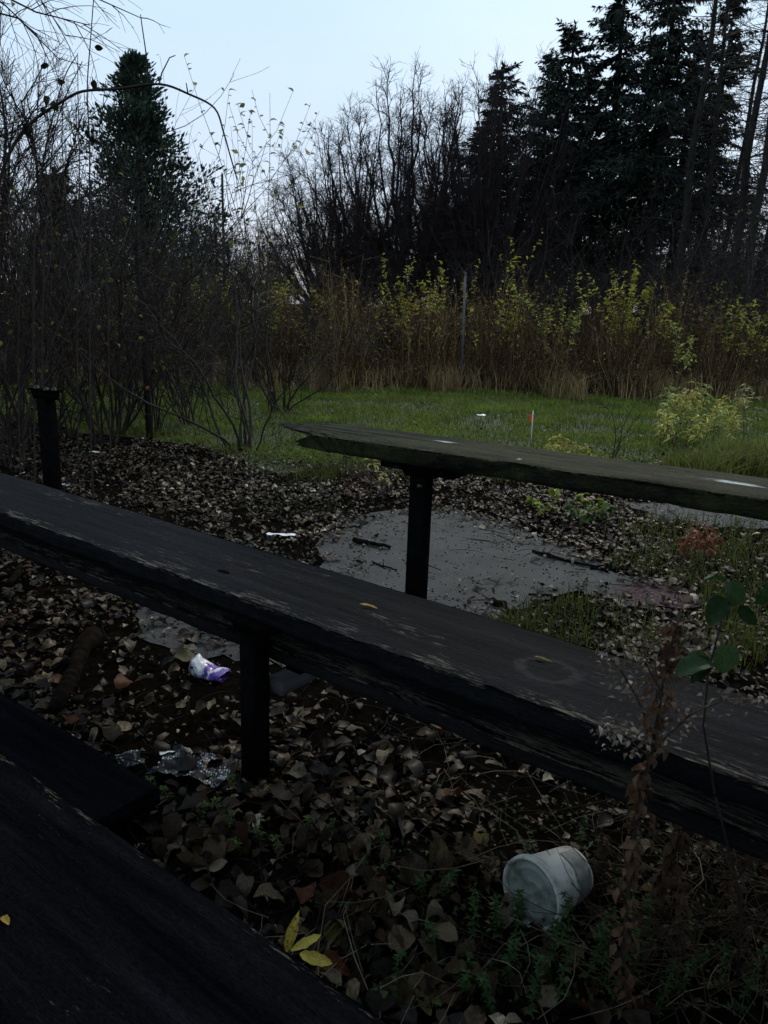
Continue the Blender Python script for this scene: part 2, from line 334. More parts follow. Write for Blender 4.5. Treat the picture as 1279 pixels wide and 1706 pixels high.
ASPH = rough_poly(px_poly([(535, 885), (600, 860), (690, 846), (745, 845), (830, 868), (900, 893), (960, 912), (1010, 948), (1060, 962), (1150, 982), (1165, 1012), (1060, 1012), (965, 985), (890, 1000), (850, 1030), (700, 1075), (560, 1120), (420, 1100), (300, 1088), (225, 1060), (235, 1015), (330, 995), (450, 985), (530, 950)]), 5, .03, 2)
sheet('asphalt_pad', ASPH, .004, M['asphalt'])
ASPH2 = rough_poly(px_poly([(1040, 836), (1150, 842), (1330, 852), (1330, 882), (1200, 880), (1090, 866)]), 5, .05, 3)
sheet('asphalt_path', ASPH2, .004, M['asphalt'])
LAWN = rough_poly([(-9, 6.9), (-3.5, 6.6), (-1.6, 5.7), tuple(G(470, 790)[:2]), tuple(G(560, 775)[:2]), tuple(G(650, 775)[:2]), tuple(G(800, 775)[:2]), tuple(G(960, 790)[:2]), tuple(G(1090, 775)[:2]), tuple(G(1279, 768)[:2]), (6, 5.9), (9, 6), (12, 11.2), (4, 10.6), (0, 10.2), (-5, 10.2), (-9, 10.4)], 5, .1, 5)
sheet('lawn', LAWN, .004, M['lawn'])
def inside(poly, P):
    x, y = P[:, 0], P[:, 1]; r = np.zeros(len(P), bool); n_ = len(poly)
    for i in range(n_):
        x1, y1 = poly[i]; x2, y2 = poly[(i+1) % n_]
        c = ((y1 > y) != (y2 > y)) & (x < (x2-x1)*(y-y1)/(y2-y1+1e-12)+x1); r ^= c
    return r
# ------------------------------------------------------------------ bleacher benches
def plank(parent, name, x0, x1, y0, y1, ztop, thick, mat, seed, ragged=.012, end0=None, end1=None, cracks=(), step=.012, wear=1.):
    rnd = random.Random(seed); nxp = int((x1-x0)/step); na = 30
    prof = []                                    # (across 0..1, depth 0..1) round the section: top, back, bottom, front
    for j in range(na+1): prof.append((j/na, 0))
    for d in (.12, .4, .7, 1): prof.append((1, d))
    for j in range(9, -1, -1): prof.append((j/10, 1))
    for d in (.8, .6, .4, .2, .08): prof.append((0, d))
    k = len(prof); V = np.zeros((nxp+1, k, 3))
    for i in range(nxp+1):
        x = x0+(x1-x0)*i/nxp
        front = ragged*wear*(mnoise.noise((x*6, seed, 0))*.9+mnoise.noise((x*23, seed, 3))*.45+mnoise.noise((x*70, seed, 9))*.25+.25)
        back = ragged*.5*(mnoise.noise((x*5, seed, 20))+.4*mnoise.noise((x*30, seed, 23)))
        for j, (a, d) in enumerate(prof):
            fa, ba = y0+front*(.3+.7*mnoise.noise((x*12, d*4, seed))+.5), y1-back
            y = fa+(ba-fa)*a; z = ztop-thick*d; xx = x
            if d == 0:                           # worn crown and grain hollows
                e = min(a, 1-a); z -= .006*wear*max(0, 1-e/.10)**2
                z += .0022*wear*mnoise.noise((x*2.2, y*90, seed))+.0012*mnoise.noise((x*9, y*260, seed+5))
                for (ca, cx0, cx1, dp, cw) in cracks:
                    if cx0 < x < cx1:
                        off = (a-ca-.012*mnoise.noise((x*5, ca*9, seed+7)))*(y1-y0)
                        z -= dp*math.exp(-(off/cw)**2)*min(1, (x-cx0)/.05, (cx1-x)/.05)
            elif a == 0: y += .0018*wear*mnoise.noise((x*30, z*140, seed+2))
            if d == 1: z += .003*mnoise.noise((x*14, a*5, seed+4))
            if end0 and i < nxp*.5: xx = max(xx, 0*xx+x) + end0(a, d)*max(0, 1-(x-x0)/.35)
            V[i, j] = (xx, y, z)
    idx = np.arange((nxp+1)*k).reshape(nxp+1, k); a_ = idx[:-1]; b_ = idx[1:]
    Q = np.stack([a_, b_, np.roll(b_, -1, 1), np.roll(a_, -1, 1)], -1).reshape(-1, 4)
    # end caps: strips between top and bottom points of the section
    capT = []
    for r_, flip in ((0, False), (nxp, True)):
        c = idx[r_]; 
        for j in range(1, k-1):
            t = (c[0], c[j], c[j+1]); capT.append(t[::-1] if not flip else t)
    return part(name, V.reshape(-1, 3), [Q[:, ::-1], np.array(capT)], mat, parent, smooth=False)
def post(parent, x, y, h, w=.046, name='post', plate=None, z0=-.05):
    b = MB().box((x, y, (h+z0)/2), (w, w, h-z0), b=.002); o = b.build(name, M['steel'], parent)
    return o
def bracket(parent, x, y, z, wx=.13, wy=.10, h=.03):
    """cap plate on a short tapered channel"""
    b = MB(); t = .006; b.box((x, y, z-t/2), (wx, wy, t))
    zt, zb = z-t, z-t-h; a, c = wx*.45, wx*.36; d = wy*.42
    V = [(x-c, y-d, zb), (x+c, y-d, zb), (x+c, y+d, zb), (x-c, y+d, zb), (x-a, y-d, zt), (x+a, y-d, zt), (x+a, y+d, zt), (x-a, y+d, zt)]
    b.add(V, [(0, 3, 2, 1), (4, 5, 6, 7), (0, 1, 5, 4), (1, 2, 6, 5), (2, 3, 7, 6), (3, 0, 4, 7)]); return b.build('bracket', M['steel'], parent)
def bolt(parent, x, y, z, r=.009, h=.01, tilt=0):
    b = MB(); b.tube([(x, y, z-.004), (x, y, z+h*.5)], [r, r], 8); b.tube([(x, y, z+h*.5), (x, y, z+h)], [r*.55, r*.5], 8); return b.build('bolt', M['bolt'], parent)
A2 = R(-36.6)
bench2 = thing('bleacher_bench', 'long dark weathered plank bench with lower foot board, a yellow leaf on its seat', 'bench', (-.286, 1.481, 0), A2)
plank(bench2, 'seat', -2.3, 1.55, .02, .283, .45, .046, M['plank'], 3, .008, cracks=[(.62, -.9, .25, .006, .0022), (.72, .1, .9, .005, .002), (.45, -1.6, -.7, .004, .0018), (.55, .5, 1.4, .005, .002), (.8, -1.4, -.5, .004, .002), (.3, -.3, .5, .003, .002)], wear=1.2)
plank(bench2, 'foot_board', -2.3, 1.5, .062, .285, .342, .036, M['plank_foot'], 8, .005, cracks=[(.5, -1, .5, .004, .002)], wear=1.4, step=.02)
for x in (-1.95, 0, 1.3):
    po = post(bench2, x, .033, .372); bracket(po, x, .10, .404, .12, .2, .026)
for x in (-1.95, .03, 1.3):
    MB().box((x, .33, .243), (.05, .54, .028), b=.003).build('strut', M['strut'], bench2)
# two sunk bolt holes and a nail head
for x in (-1.95, .03, 1.3): MB().box((x, .18, .281), (.045, .12, .05)).build('spacer', M['steel'], bench2)
for (px_, py_) in ((372, 952), (447, 928)):
    p = G(px_, py_, .45); q = bench2.matrix_world if False else None
    d = Vector((p.x+.286, p.y-1.481)); c, s = math.cos(A2), math.sin(A2); lx, ly = d.x*c+d.y*s, -d.x*s+d.y*c
    a = np.arange(10)*2*PI/10; ring = [(lx+.020*math.cos(t), ly+.010*math.sin(t), .4492) for t in a]; inn = [(lx+.013*math.cos(t), ly+.006*math.sin(t), .4508) for t in a]
    MB().add(ring+inn+[(lx, ly, .4475)], [(i, (i+1) % 10, 10+(i+1) % 10, 10+i) for i in range(10)], [(10+i, 10+(i+1) % 10, 20) for i in range(10)]).build('bolt_hole', M['steel'], bench2)
A3 = R(-31.5)
bench3 = thing('bleacher_bench', 'mossy plank bench with a splintered broken end and white droppings on the seat', 'bench', (.076, 1.928, 0), A3)
def broken(a, d):
    return .17*abs(a-.28)**.8+.045*mnoise.noise((a*9, d*2, 4.))+.05*mnoise.noise((a*33, d*5, 1.))+(.10 if a < .1 else 0)+.06*d*(1 if a < .6 else .3)
plank(bench3, 'seat', -.50, 1.9, -.005, .225, .705, .046, M['plank_moss'], 14, .016, end0=broken, cracks=[(.5, -.5, .1, .008, .003), (.75, -.45, -.05, .008, .003), (.3, -.5, -.15, .007, .003), (.6, .2, .9, .004, .002)], wear=1.3)
# the rotted lower ply under the seat beside the post
V = []; 
b = MB(); b.box((-.03, .12, .646), (.2, .16, .026)); b.box((.02, .1, .630), (.13, .1, .01)); b.build('packing_piece', M['plank'], bench3)
for x in (.0, 1.62): po = post(bench3, x, .036, .626); bracket(po, x, .09, .655, .12, .17, .024)
main_post = [c_ for c_ in bench3.children if c_.name.startswith('post')][0]
bolt_o = MB(); bolt_o.tube([(.014, .006, .607), (.014, -.004, .607)], [.006, .005], 8); bolt_o.build('bolt', M['bolt'], main_post)
A1 = R(-36)
bench1 = thing('bleacher_bench', 'near black low plank seat with long cracks and a dark foot board below it', 'bench', (-.258, .962, 0), A1)
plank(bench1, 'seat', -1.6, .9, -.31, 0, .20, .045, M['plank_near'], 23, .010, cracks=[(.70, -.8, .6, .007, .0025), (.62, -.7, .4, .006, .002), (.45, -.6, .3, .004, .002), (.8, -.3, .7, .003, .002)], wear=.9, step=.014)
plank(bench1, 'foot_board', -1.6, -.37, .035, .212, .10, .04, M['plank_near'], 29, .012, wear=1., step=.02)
for x in (-1.2, -.5, .75):
    post(bench1, x, -.15, .155)
MB().box((-.62, .06, .045), (.05, .3, .028)).build('strut', M['steel'], bench1)
MB().box((-1.35, .06, .045), (.05, .3, .028)).build('strut', M['steel'], bench1)
pb = thing('bench_post', 'lone black steel post with bare cap plate and bolts beside the thicket', 'post', (-1.276, 2.809, 0), A3)
MB().box((0, .03, .315), (.048, .048, .73), b=.002).build('post', M['steel'], pb); pbr = bracket(pb, 0, .03, .712, .125, .05, .03)
for x, y in ((-.05, .03), (.045, .035), (.02, .02)): bolt(pbr, x, y, .712)
# ------------------------------------------------------------------ leaf litter
rng = np.random.default_rng(7)
COLS = np.array([(.10, .075, .05), (.17, .135, .10), (.05, .033, .02), (.27, .24, .195), (.022, .016, .011), (.13, .105, .08), (.11, .05, .022), (.60, .56, .50), (.024, .019, .015)])  # leaf tones; the rare palest one stands in for wet glints
def litter_cols(k):
    i = rng.choice(len(COLS), k, p=[.13, .09, .22, .07, .24, .07, .03, .05, .10]); return COLS[i]*rng.uniform(.4, 1.3, (k, 1))*np.array([.80, .69, .54])
N = 100000
P = np.stack([rng.uniform(-5.2, 5.2, N*2), .45+(7.2-.45)*rng.random(N*2)**1.15], 1)
px_, py_, dz_ = project(np.c_[P, np.zeros(len(P))])
keep = (px_ > -420) & (px_ < 1850) & (P[:, 1] > .5) & (rng.random(len(P)) < np.where((px_ > -150) & (px_ < 1430), .95, .6))
dens = np.ones(len(P))
ina = inside(ASPH, P) | inside(ASPH2, P); inl = inside(LAWN, P)
def near_poly(poly, P):
    d = np.full(len(P), 9.)
    A = np.array(poly); B = np.roll(A, -1, 0)
    for a, bb in zip(A, B):
        ab = bb-a; t = np.clip(((P-a)@ab)/(ab@ab+1e-9), 0, 1); d = np.minimum(d, np.linalg.norm(P-(a+t[:, None]*ab), axis=1))
    return d
da = near_poly(ASPH, P)
dens[ina] = .02; dens[ina & (da < .3)] = .10; dens[ina & (da < .18)] = .35; dens[ina & (da < .09)] = .8; dens[inl] = .06
dl = near_poly(LAWN, P); dens[inl & (dl < .3)] = .35
dens[P[:, 1] > 5.2] *= .8
dens *= np.where((px_ > 820) & (P[:, 1] < 1.55) & (px_ < 1400), .22, 1)      # weedy patch by the tub
dens *= np.clip(.62+1.5*np.array([mnoise.noise((p[0]*2.6, p[1]*2.6, 1.5))+.6*mnoise.noise((p[0]*7, p[1]*7, 4.5)) for p in P]), .12, 1.)
keep &= rng.random(len(P)) < dens
P = P[keep]; px_ = px_[keep]; py_ = py_[keep]; dz_ = dz_[keep]
# the 300 that show largest become leaves of their own
vis = (px_ > 5) & (px_ < 1275) & (py_ < 1700) & (py_ < 1250+.69*px_) & ~((px_ < 240) & (py_ > 1155+.56*px_))
seat_top = 785+.29*px_; foot_bot = 905+.385*px_; vis &= ~((py_ > seat_top-5) & (py_ < foot_bot+12)); vis &= ~((px_ > 378) & (px_ < 438) & (py_ > 1000) & (py_ < 1325))
order = np.argsort(dz_+np.where(vis, 0, 100)); single = order[:300]; rest = np.setdiff1d(np.arange(len(P)), single)
TPL = [leaf_template(4, rng.uniform(.2, .40), rng.uniform(-.8, 1.5), rng.uniform(.0, .7), rng.uniform(-.9, .9), i, 1, .35) for i in range(14)]
parts = []
which = rng.integers(0, len(TPL), len(rest))
for i, (tv, tq) in enumerate(TPL):
    s = rest[which == i]; k = len(s)
    rot = rotz_np(rng.uniform(0, 2*PI, k)) @ rotx_np(rng.normal(0, .25, k)) @ roty_np(rng.normal(0, .2, k))
    far = np.clip((P[s, 1]-2)/4, 0, 1)
    parts.append(scatter(tv, tq, np.c_[P[s], rng.uniform(.003, .022, k)], rot, (.012+.050*rng.random(k)**1.5)*(1-.18*np.clip((P[s, 1]-1.6)/1.5, 0, 1)), litter_cols(k)))
V, Q, cc = cat_parts(parts)
tag(part('leaf_litter', V, [Q], M['litter'], None, cc, True), 'thick layer of wet brown fallen leaves covering the ground around the benches', 'leaf litter', kind='stuff')
_warm = (.62, .53, .42)
_st = {'tan': [(.15, (.03, .022, .014)), (.4, (.12, .09, .06)), (.75, (.28, .235, .18))], 'brown': [(.15, (.010, .007, .005)), (.4, (.045, .030, .019)), (.8, (.14, .10, .065))],
       'grey': [(.15, (.04, .036, .03)), (.4, (.15, .135, .115)), (.75, (.36, .335, .29))], 'rust': [(.15, (.03, .010, .005)), (.45, (.12, .04, .015)), (.8, (.2, .08, .03))],
       'yellow': [(.1, (.20, .13, .02)), (.35, (.45, .33, .05)), (.8, (.55, .44, .09))], 'olive': [(.15, (.05, .045, .018)), (.4, (.13, .125, .045)), (.8, (.24, .22, .09))]}
_st = {k_: [(p_, tuple(a_*b_ for a_, b_ in zip(c_, _warm))) for p_, c_ in v_] for k_, v_ in _st.items()}
LM = {k_: leaf_mat(k_+'_leaf', v_, .45, .2) for k_, v_ in _st.items()}
LMs = {k_: leaf_mat(k_+'_leaf_single', v_, .45, .2, 100.) for k_, v_ in _st.items()}
LL = {'tan': 'pale tan curled leaf lying on the brown leaf litter', 'brown': 'dark brown curled leaf lying in the wet leaf litter', 'grey': 'bleached grey withered leaf lying on the leaf litter', 'rust': 'rust red withered leaf lying on the brown leaf litter', 'olive': 'olive yellow fading leaf lying on the brown leaf litter'}
LG = {k: k+' fallen leaves on the litter' for k in LL}
HI = {}
for kname in LL:
    HI[kname] = []
    for i in range(5):
        tv, tq = leaf_template(10, rng.uniform(.24, .4), rng.uniform(-.8, 1.8), rng.uniform(0, .8), rng.uniform(-1, 1), 100+i, 2, .35)
        HI[kname].append(mesh('fallen_leaf', tv, [tq], LM[kname], smooth=True))
for s in single:
    kn = rng.choice(['tan', 'brown', 'grey', 'rust', 'olive'], p=[.28, .40, .22, .05, .05]); o = obj('fallen_leaf', HI[kn][rng.integers(0, 5)])
    o.location = (P[s, 0], P[s, 1], rng.uniform(.004, .018)); sc = .026+.046*rng.random()**1.3; o.scale = (sc,)*3
    o.rotation_euler = (rng.normal(0, .35), rng.normal(0, .3), rng.uniform(0, 6.28)); tag(o, LL[kn], 'leaf', LG[kn])
def own_leaf(pxy, z, mat, L, width, label, rz, tilt=(0, 0), curl=.2, cat='leaf', fold=.15):
    tv, tq = leaf_template(8, width, curl, fold, .3, int(pxy[0]), 2, .2); o = obj('fallen_leaf', mesh('fallen_leaf', tv*L, [tq], LMs[mat], smooth=True))
    o.location = G(*pxy, z)+Vector((0, 0, .001)); o.rotation_euler = (*tilt, rz); return tag(o, label, cat)
own_leaf((614, 1012), .45, 'yellow', .040, .13, 'small yellow leaf lying on the middle of the long bench seat', R(-18))
own_leaf((905, 1101), .45, 'yellow', .034, .10, 'thin yellow leaf on the bench seat beside a faint pale ring', R(-25))
own_leaf((10, 1536), .2, 'yellow', .02, .25, 'tiny yellow leaf lying on the low black plank seat', R(-40))
own_leaf((511, 872), .004, 'yellow', .045, .36, 'pale yellow leaf on litter beside the asphalt pad', R(50), curl=.6)
own_leaf((207, 1146), .004, 'rust', .075, .36, 'large rust brown leaf on the litter near the dark log', R(70), (.3, -.3), .8)
own_leaf((105, 1212), .01, 'rust', .07, .33, 'orange red curled leaf at the edge of the low foot board', R(120), (.4, -.3), 1.)
own_leaf((722, 1222), .01, 'rust', .06, .38, 'crumpled rust leaf below the foot board of the long bench', R(20), (.3, .3), 1.4)
own_leaf((310, 1100), .008, 'olive', .075, .4, 'broad pale olive leaf beside the crumpled can', R(10), (.1, 0), .3)
# ------------------------------------------------------------------ grass
def blades(P, hmin, hmax, wid, cols, lean=.5):
    k = len(P); h = rng.uniform(hmin, hmax, k); a = rng.uniform(0, 2*PI, k); l = rng.normal(0, lean, k)*h; d = np.stack([np.cos(a), np.sin(a)], 1); s = np.stack([-np.sin(a), np.cos(a)], 1)*(wid*rng.uniform(.6, 1.3, k))[:, None]
    B = np.c_[P, np.full(k, .002)]; z = np.zeros(k)
    V = np.stack([B-np.c_[s, z], B+np.c_[s, z], B+np.c_[d*l[:, None]*.35+s*.7, h*.65], B+np.c_[d*l[:, None]*.35-s*.7, h*.65], B+np.c_[d*l[:, None], h*.95]], 1).reshape(-1, 3)
    b_ = (np.arange(k)*5)[:, None]
    return V, (b_+np.array([[0, 1, 2, 3]])), (b_+np.array([[3, 2, 4]])), np.repeat(cols, 5, 0)
Pg = np.stack([rng.uniform(-6, 8, 260000), rng.uniform(5, 10.8, 260000)], 1); Pg = Pg[inside(LAWN, Pg)]
a_, b_, _ = project(np.c_[Pg, np.zeros(len(Pg))]); Pg = Pg[(a_ > -350) & (a_ < 1700)]
gn = np.array([mnoise.noise((p[0]*1.6, p[1]*1.6, 3.)) for p in Pg]); Pg = Pg[rng.random(len(Pg)) < np.clip(.75+gn, .3, 1)]
gn = np.array([mnoise.noise((p[0]*1.6, p[1]*1.6, 3.)) for p in Pg])
gc = np.array([(.118, .168, .022)])*(1+.75*gn[:, None])*rng.uniform(.6, 1.35, (len(Pg), 1)); yl = rng.random(len(Pg)) < .12; gc[yl] = np.array([.24, .20, .06])*rng.uniform(.6, 1.2, (yl.sum(), 1))
V, Qa, Ta, cc = blades(Pg, .018, .058, .0036, gc, .95)
tag(part('lawn_grass', V, [Qa, Ta], M['grass'], None, cc), 'short damp green grass covering the lawn strip', 'grass', kind='stuff')
print('stage: ground done', len(rest), len(Pg))
# ------------------------------------------------------------------ trees
def perp(d, rnd):
    v = Vector((rnd.gauss(0, 1), rnd.gauss(0, 1), rnd.gauss(0, 1))); v -= d*v.dot(d); return v.normalized() if v.length > 1e-4 else Vector((1, 0, 0))
def grow(S_, p, d, L, r, lev, maxlev, rnd, wob=.18, trop=.06, ang=(.4, .8), kids=(3, 5), ratio=(.5, .75), rr=.6, tips=None, rmin=.0015):
    n_ = 5 if lev == 0 else (4 if lev < maxlev else 3); pts = [p.copy()]; dd = d.copy()
    for i in range(n_):
        dd = (dd+perp(dd, rnd)*wob*rnd.uniform(.3, 1)+Vector((0, 0, trop))).normalized(); p = p+dd*(L/n_)
        S_.add(pts[-1], p, max(rmin, r*(1-.6*i/n_)), max(rmin, r*(1-.6*(i+1)/n_))); pts.append(p.copy())
    if tips is not None and lev >= maxlev-1: tips.append((pts[-1], dd))
    if lev < maxlev:
        for c in range(rnd.randint(*kids)):
            t = rnd.uniform(.25, 1.) if lev else rnd.uniform(.35, 1.); f = t*n_; i = min(n_-1, int(f)); q = pts[i].lerp(pts[i+1], f-i); dl = (pts[i+1]-pts[i]).normalized()
            a = rnd.uniform(*ang); nd = (dl*math.cos(a)+perp(dl, rnd)*math.sin(a)).normalized()
            grow(S_, q, nd, L*rnd.uniform(*ratio)*(1.15-.4*t), max(rmin, r*rr*(1-.35*t)), lev+1, maxlev, rnd, wob, trop, ang, kids, ratio, rr, tips, rmin)
def bare_tree(seed, height, r, stems, label, group, lev=4, spread=.35, name='bare_tree', kids=(4, 6), mat='twig', rmin=.004, trop=.045, trunk=.42):
    rnd = random.Random(seed); t = thing(name, label, 'tree', (0, 0, 0), 0, group); tr = MB(); S_ = Segs()
    for k in range(stems):
        a = 2*PI*k/stems+rnd.uniform(-.5, .5); q_ = spread*rnd.uniform(.35, 1.1)
        d = Vector((math.cos(a)*q_, math.sin(a)*q_, 1)).normalized(); p = Vector((math.cos(a)*r*1.2, math.sin(a)*r*1.2, -.1)); pts = [p.copy()]; L = height*rnd.uniform(trunk*.85, trunk*1.15); n_ = 7; rk = r*rnd.uniform(.65, 1.1)
        for i in range(n_): d = (d+perp(d, rnd)*.16+Vector((0, 0, .03))).normalized(); p = p+d*(L/n_); pts.append(p.copy())
        rs = [rk*(1.25 if i == 0 else 1-.5*i/n_) for i in range(n_+1)]; tr.tube(pts, rs, 7)
        for c in range(7):
            f = rnd.uniform(.4, 1.)*n_; i = min(n_-1, int(f)); q = pts[i].lerp(pts[i+1], f-i); a2 = rnd.uniform(.35, .95); dl = (pts[i+1]-pts[i]).normalized(); nd = (dl*math.cos(a2)+perp(dl, rnd)*math.sin(a2)).normalized()
            if nd.z < 0: nd.z *= -.5; nd.normalize()
            grow(S_, q, nd, height*rnd.uniform(.18, .30), rk*.42, 1, lev, rnd, .2, trop, (.35, .8), kids, (.5, .72), .58, rmin=rmin)
        grow(S_, pts[-1], d, height*.27, rk*.5, 1, lev, rnd, .18, trop, (.35, .75), kids, (.5, .75), .58, rmin=rmin)
    tag(tr.build('trunk', M['bark'], t, True), kind=None); S_.build('crown', M[mat], t); return t
def shard(name, pos, dirs, L, W, cols, mat, parent, bend=.0):
    """thin pointed sprays laid along given directions"""
    k = len(pos); dirs = dirs/(np.linalg.norm(dirs, axis=1)[:, None]+1e-9); ref = rng.normal(0, 1, (k, 3)); u = np.cross(dirs, ref); u /= np.linalg.norm(u, axis=1)[:, None]+1e-9
    L = np.broadcast_to(L, (k,))[:, None]; W = np.broadcast_to(W, (k,))[:, None]
    V = np.stack([pos, pos+dirs*L*.45+u*W, pos+dirs*L+np.array([0, 0, -1])*bend*L, pos+dirs*L*.45-u*W], 1).reshape(-1, 3)
    return part(name, V, [(np.arange(k)*4)[:, None]+np.array([[0, 1, 2, 3]])], mat, parent, np.repeat(cols, 4, 0))
def spruce(seed, H, label, group, Lmax=1.7, bare_to=.28, dens=1., name='spruce_tree', droop=.35, trunk_r=.17, rag=.4, z0=.07):
    rnd = random.Random(seed); t = thing(name, label, 'tree', (0, 0, 0), 0, group); lean = Vector((rnd.uniform(-.02, .02), rnd.uniform(-.02, .02), 1))
    MB().tube([lean*(H*i/10)+Vector((0, 0, -.15 if i == 0 else 0)) for i in range(11)], [trunk_r*(1.2 if i == 0 else 1-.097*i)+.008 for i in range(11)], 8).build('trunk', M['bark'], t, True)
    S_ = Segs(); pos = []; dr = []; ln = []
    z = H*z0
    while z < H*.985:
        f = z/H; L0 = Lmax*(1-f)**.75*(1 if f > bare_to else .8)+.10; nb = rnd.randint(3, 6)
        for k in range(nb):
            a = rnd.uniform(0, 2*PI); L = L0*rnd.uniform(.4, 1.2)*(1+rag*math.sin(a+seed+1.7*z)*math.sin(2.3*z+seed)); p = lean*z+Vector((0, 0, rnd.uniform(-.1, .1))); dd = Vector((math.cos(a), math.sin(a), .25*f-.05)).normalized(); pts = [p.copy()]; n_ = 6
            for i in range(n_):
                dd = (dd+Vector((0, 0, -droop*(.55 if i < 3 else -.28)*(1.1-f)))+perp(dd, rnd)*.08).normalized(); p = p+dd*(L/n_); pts.append(p.copy())
            S_.line(pts, .012+.008*(1-f), .003)
            live = 1. if f > bare_to else max(0., (f/bare_to)**2*.5)
            if rnd.random() > live+.08:
                for q in range(4):
                    i = rnd.randint(1, n_-1); e = pts[i]+(perp(dd, rnd)*.6+dd*.5)*L*.25; S_.add(pts[i], e, .005, .002)
                continue
            for i in range(1, n_+1):
                seg = pts[i]-pts[i-1]; side = Vector((-dd.y, dd.x, 0)).normalized(); tw = max(.10, L*.34*(1-.6*i/n_))
                for q in range(int(3*dens)+1):
                    b0 = pts[i-1].lerp(pts[i], rnd.random()); sd_ = side*rnd.choice((-1, 1)); dv = (sd_*rnd.uniform(.5, 1.)+seg.normalized()*rnd.uniform(.3, .9)+Vector((0, 0, rnd.uniform(-.75, .05)))).normalized()
                    l2 = tw*rnd.uniform(.6, 1.2); m_ = max(2, int(l2/.07))
                    for h in range(m_):
                        c = b0+dv*l2*(h/m_)+Vector((0, 0, -.10*l2*(h/m_)**2)); pos.append(tuple(c)); dr.append(tuple(dv+perp(dv, rnd)*.55+Vector((0, 0, -.25)))); ln.append(rnd.uniform(.08, .19))
        z += rnd.uniform(.12, .2)*(H/8)**.3
    # leader sprays
    for h in range(30): pos.append(tuple(lean*(H-.35*rnd.random()))); dr.append((rnd.gauss(0, .4), rnd.gauss(0, .4), 1.)); ln.append(.12)
    tag(S_.build('branches', M['twig'], t), kind='stuff')
    k = len(pos); cols = np.array([(.010, .019, .012)])*rng.uniform(.5, 1.7, (k, 1))
    tag(shard('needles', np.array(pos), np.array(dr), np.array(ln), np.array(ln)*.165, cols, M['needle'], t), kind='stuff')
    return t
def cedar(seed, H, rad, label, name='conifer_tree', col=(.022, .040, .028), n_=16000, profile=None):
    rnd = random.Random(seed); t = thing(name, label, 'tree', (0, 0, 0), 0); 
    MB().tube([(0, 0, -.1), (0, 0, H*.5), (.03, 0, H*.97)], [.12, .08, .012], 7).build('trunk', M['bark'], t, True)
    S_ = Segs(); pos = []; dr = []; ln = []; col_ = []
    nb = 260
    for k in range(nb):
        f = rnd.random()**1.25*.93+.06; a = rnd.uniform(0, 2*PI); prof = (profile(f) if profile else (1-f)**.8)*rad+.08; L = prof*rnd.uniform(.4, 1.25)
        p = Vector((0, 0, f*H)); dd = Vector((math.cos(a), math.sin(a), rnd.uniform(-.1, .55))).normalized(); pts = [p.copy()]
        for i in range(4): dd = (dd+Vector((0, 0, .12))+perp(dd, rnd)*.15).normalized(); p = p+dd*L/4; pts.append(p.copy())
        S_.line(pts, .014, .003); shade = rnd.uniform(.5, 1.6)
        m_ = int(n_/nb)
        for q in range(m_):
            u = rnd.random()**.6; i = min(3, int(u*4)); c = pts[i].lerp(pts[i+1], u*4-i); sp = .05+.10*prof*(1.2-u)
            v = Vector((rnd.gauss(0, sp), rnd.gauss(0, sp), rnd.gauss(0, sp*.8))); pos.append(tuple(c+v)); dr.append(tuple(dd*.8+v.normalized()*.8+Vector((0, 0, .35)))); ln.append(rnd.uniform(.05, .12)); col_.append(shade*rnd.uniform(.7, 1.3))
    tag(S_.build('branches', M['twig'], t), kind='stuff')
    tag(shard('foliage', np.array(pos), np.array(dr), np.array(ln), np.array(ln)*.22, np.array([col])*np.array(col_)[:, None], M['needle'], t), kind='stuff'); return t
def at(px, Y, py=560): 
    p = D(px, py, Y); return (p.x, Y, 0)
def zat(px, py, Y): return D(px, py, Y).z
# spruces and their neighbours
sp1 = spruce(1, 9.5, 'tallest dense dark spruce with drooping boughs in the wood', 'dark spruces in the wood', 2.9, .40, 1.5)
sp1.location = at(1068, 21.5); sp1.scale = (1.05, 1.05, 1.1)
sp2 = spruce(2, zat(915, 32, 23)*1., 'narrow pointed spruce whose tip rises over the bare twigs', 'dark spruces in the wood', 2.4, .34, 1.6); sp2.location = at(905, 23); sp2.scale = (1.25, 1.25, 1)
sp3 = dup(sp2, at(822, 24.5), 2.1, (1.25, 1.25, .92), 'shorter pointed spruce between the domed bare trees and the taller spruce')
sp4 = dup(sp1, at(992, 23.5), 1.3, (1.15, 1.15, 1.08), 'broad dark spruce standing between two taller spruces')
sp5 = dup(sp1, at(1140, 25), 3.9, 1.06, 'tall spruce behind the slender bare trunks')
sp6 = dup(sp2, at(775, 26.5), 4.4, (1.2, 1.2, .78), 'low spruce half hidden by the domed bare trees')
sp9 = dup(sp2, at(950, 26), 3.3, (1.3, 1.3, .98), 'wide spruce behind the broad dark spruce'); sp10 = dup(sp1, at(1105, 23), 5.9, .9, 'spruce crowding the tallest spruce')
sp7 = dup(sp1, at(880, 27), 5.2, .95, 'dense spruce at the back of the wood'); sp8 = dup(sp2, at(1040, 28), .6, 1.15, 'tall spruce at the back of the wood behind the tallest one')
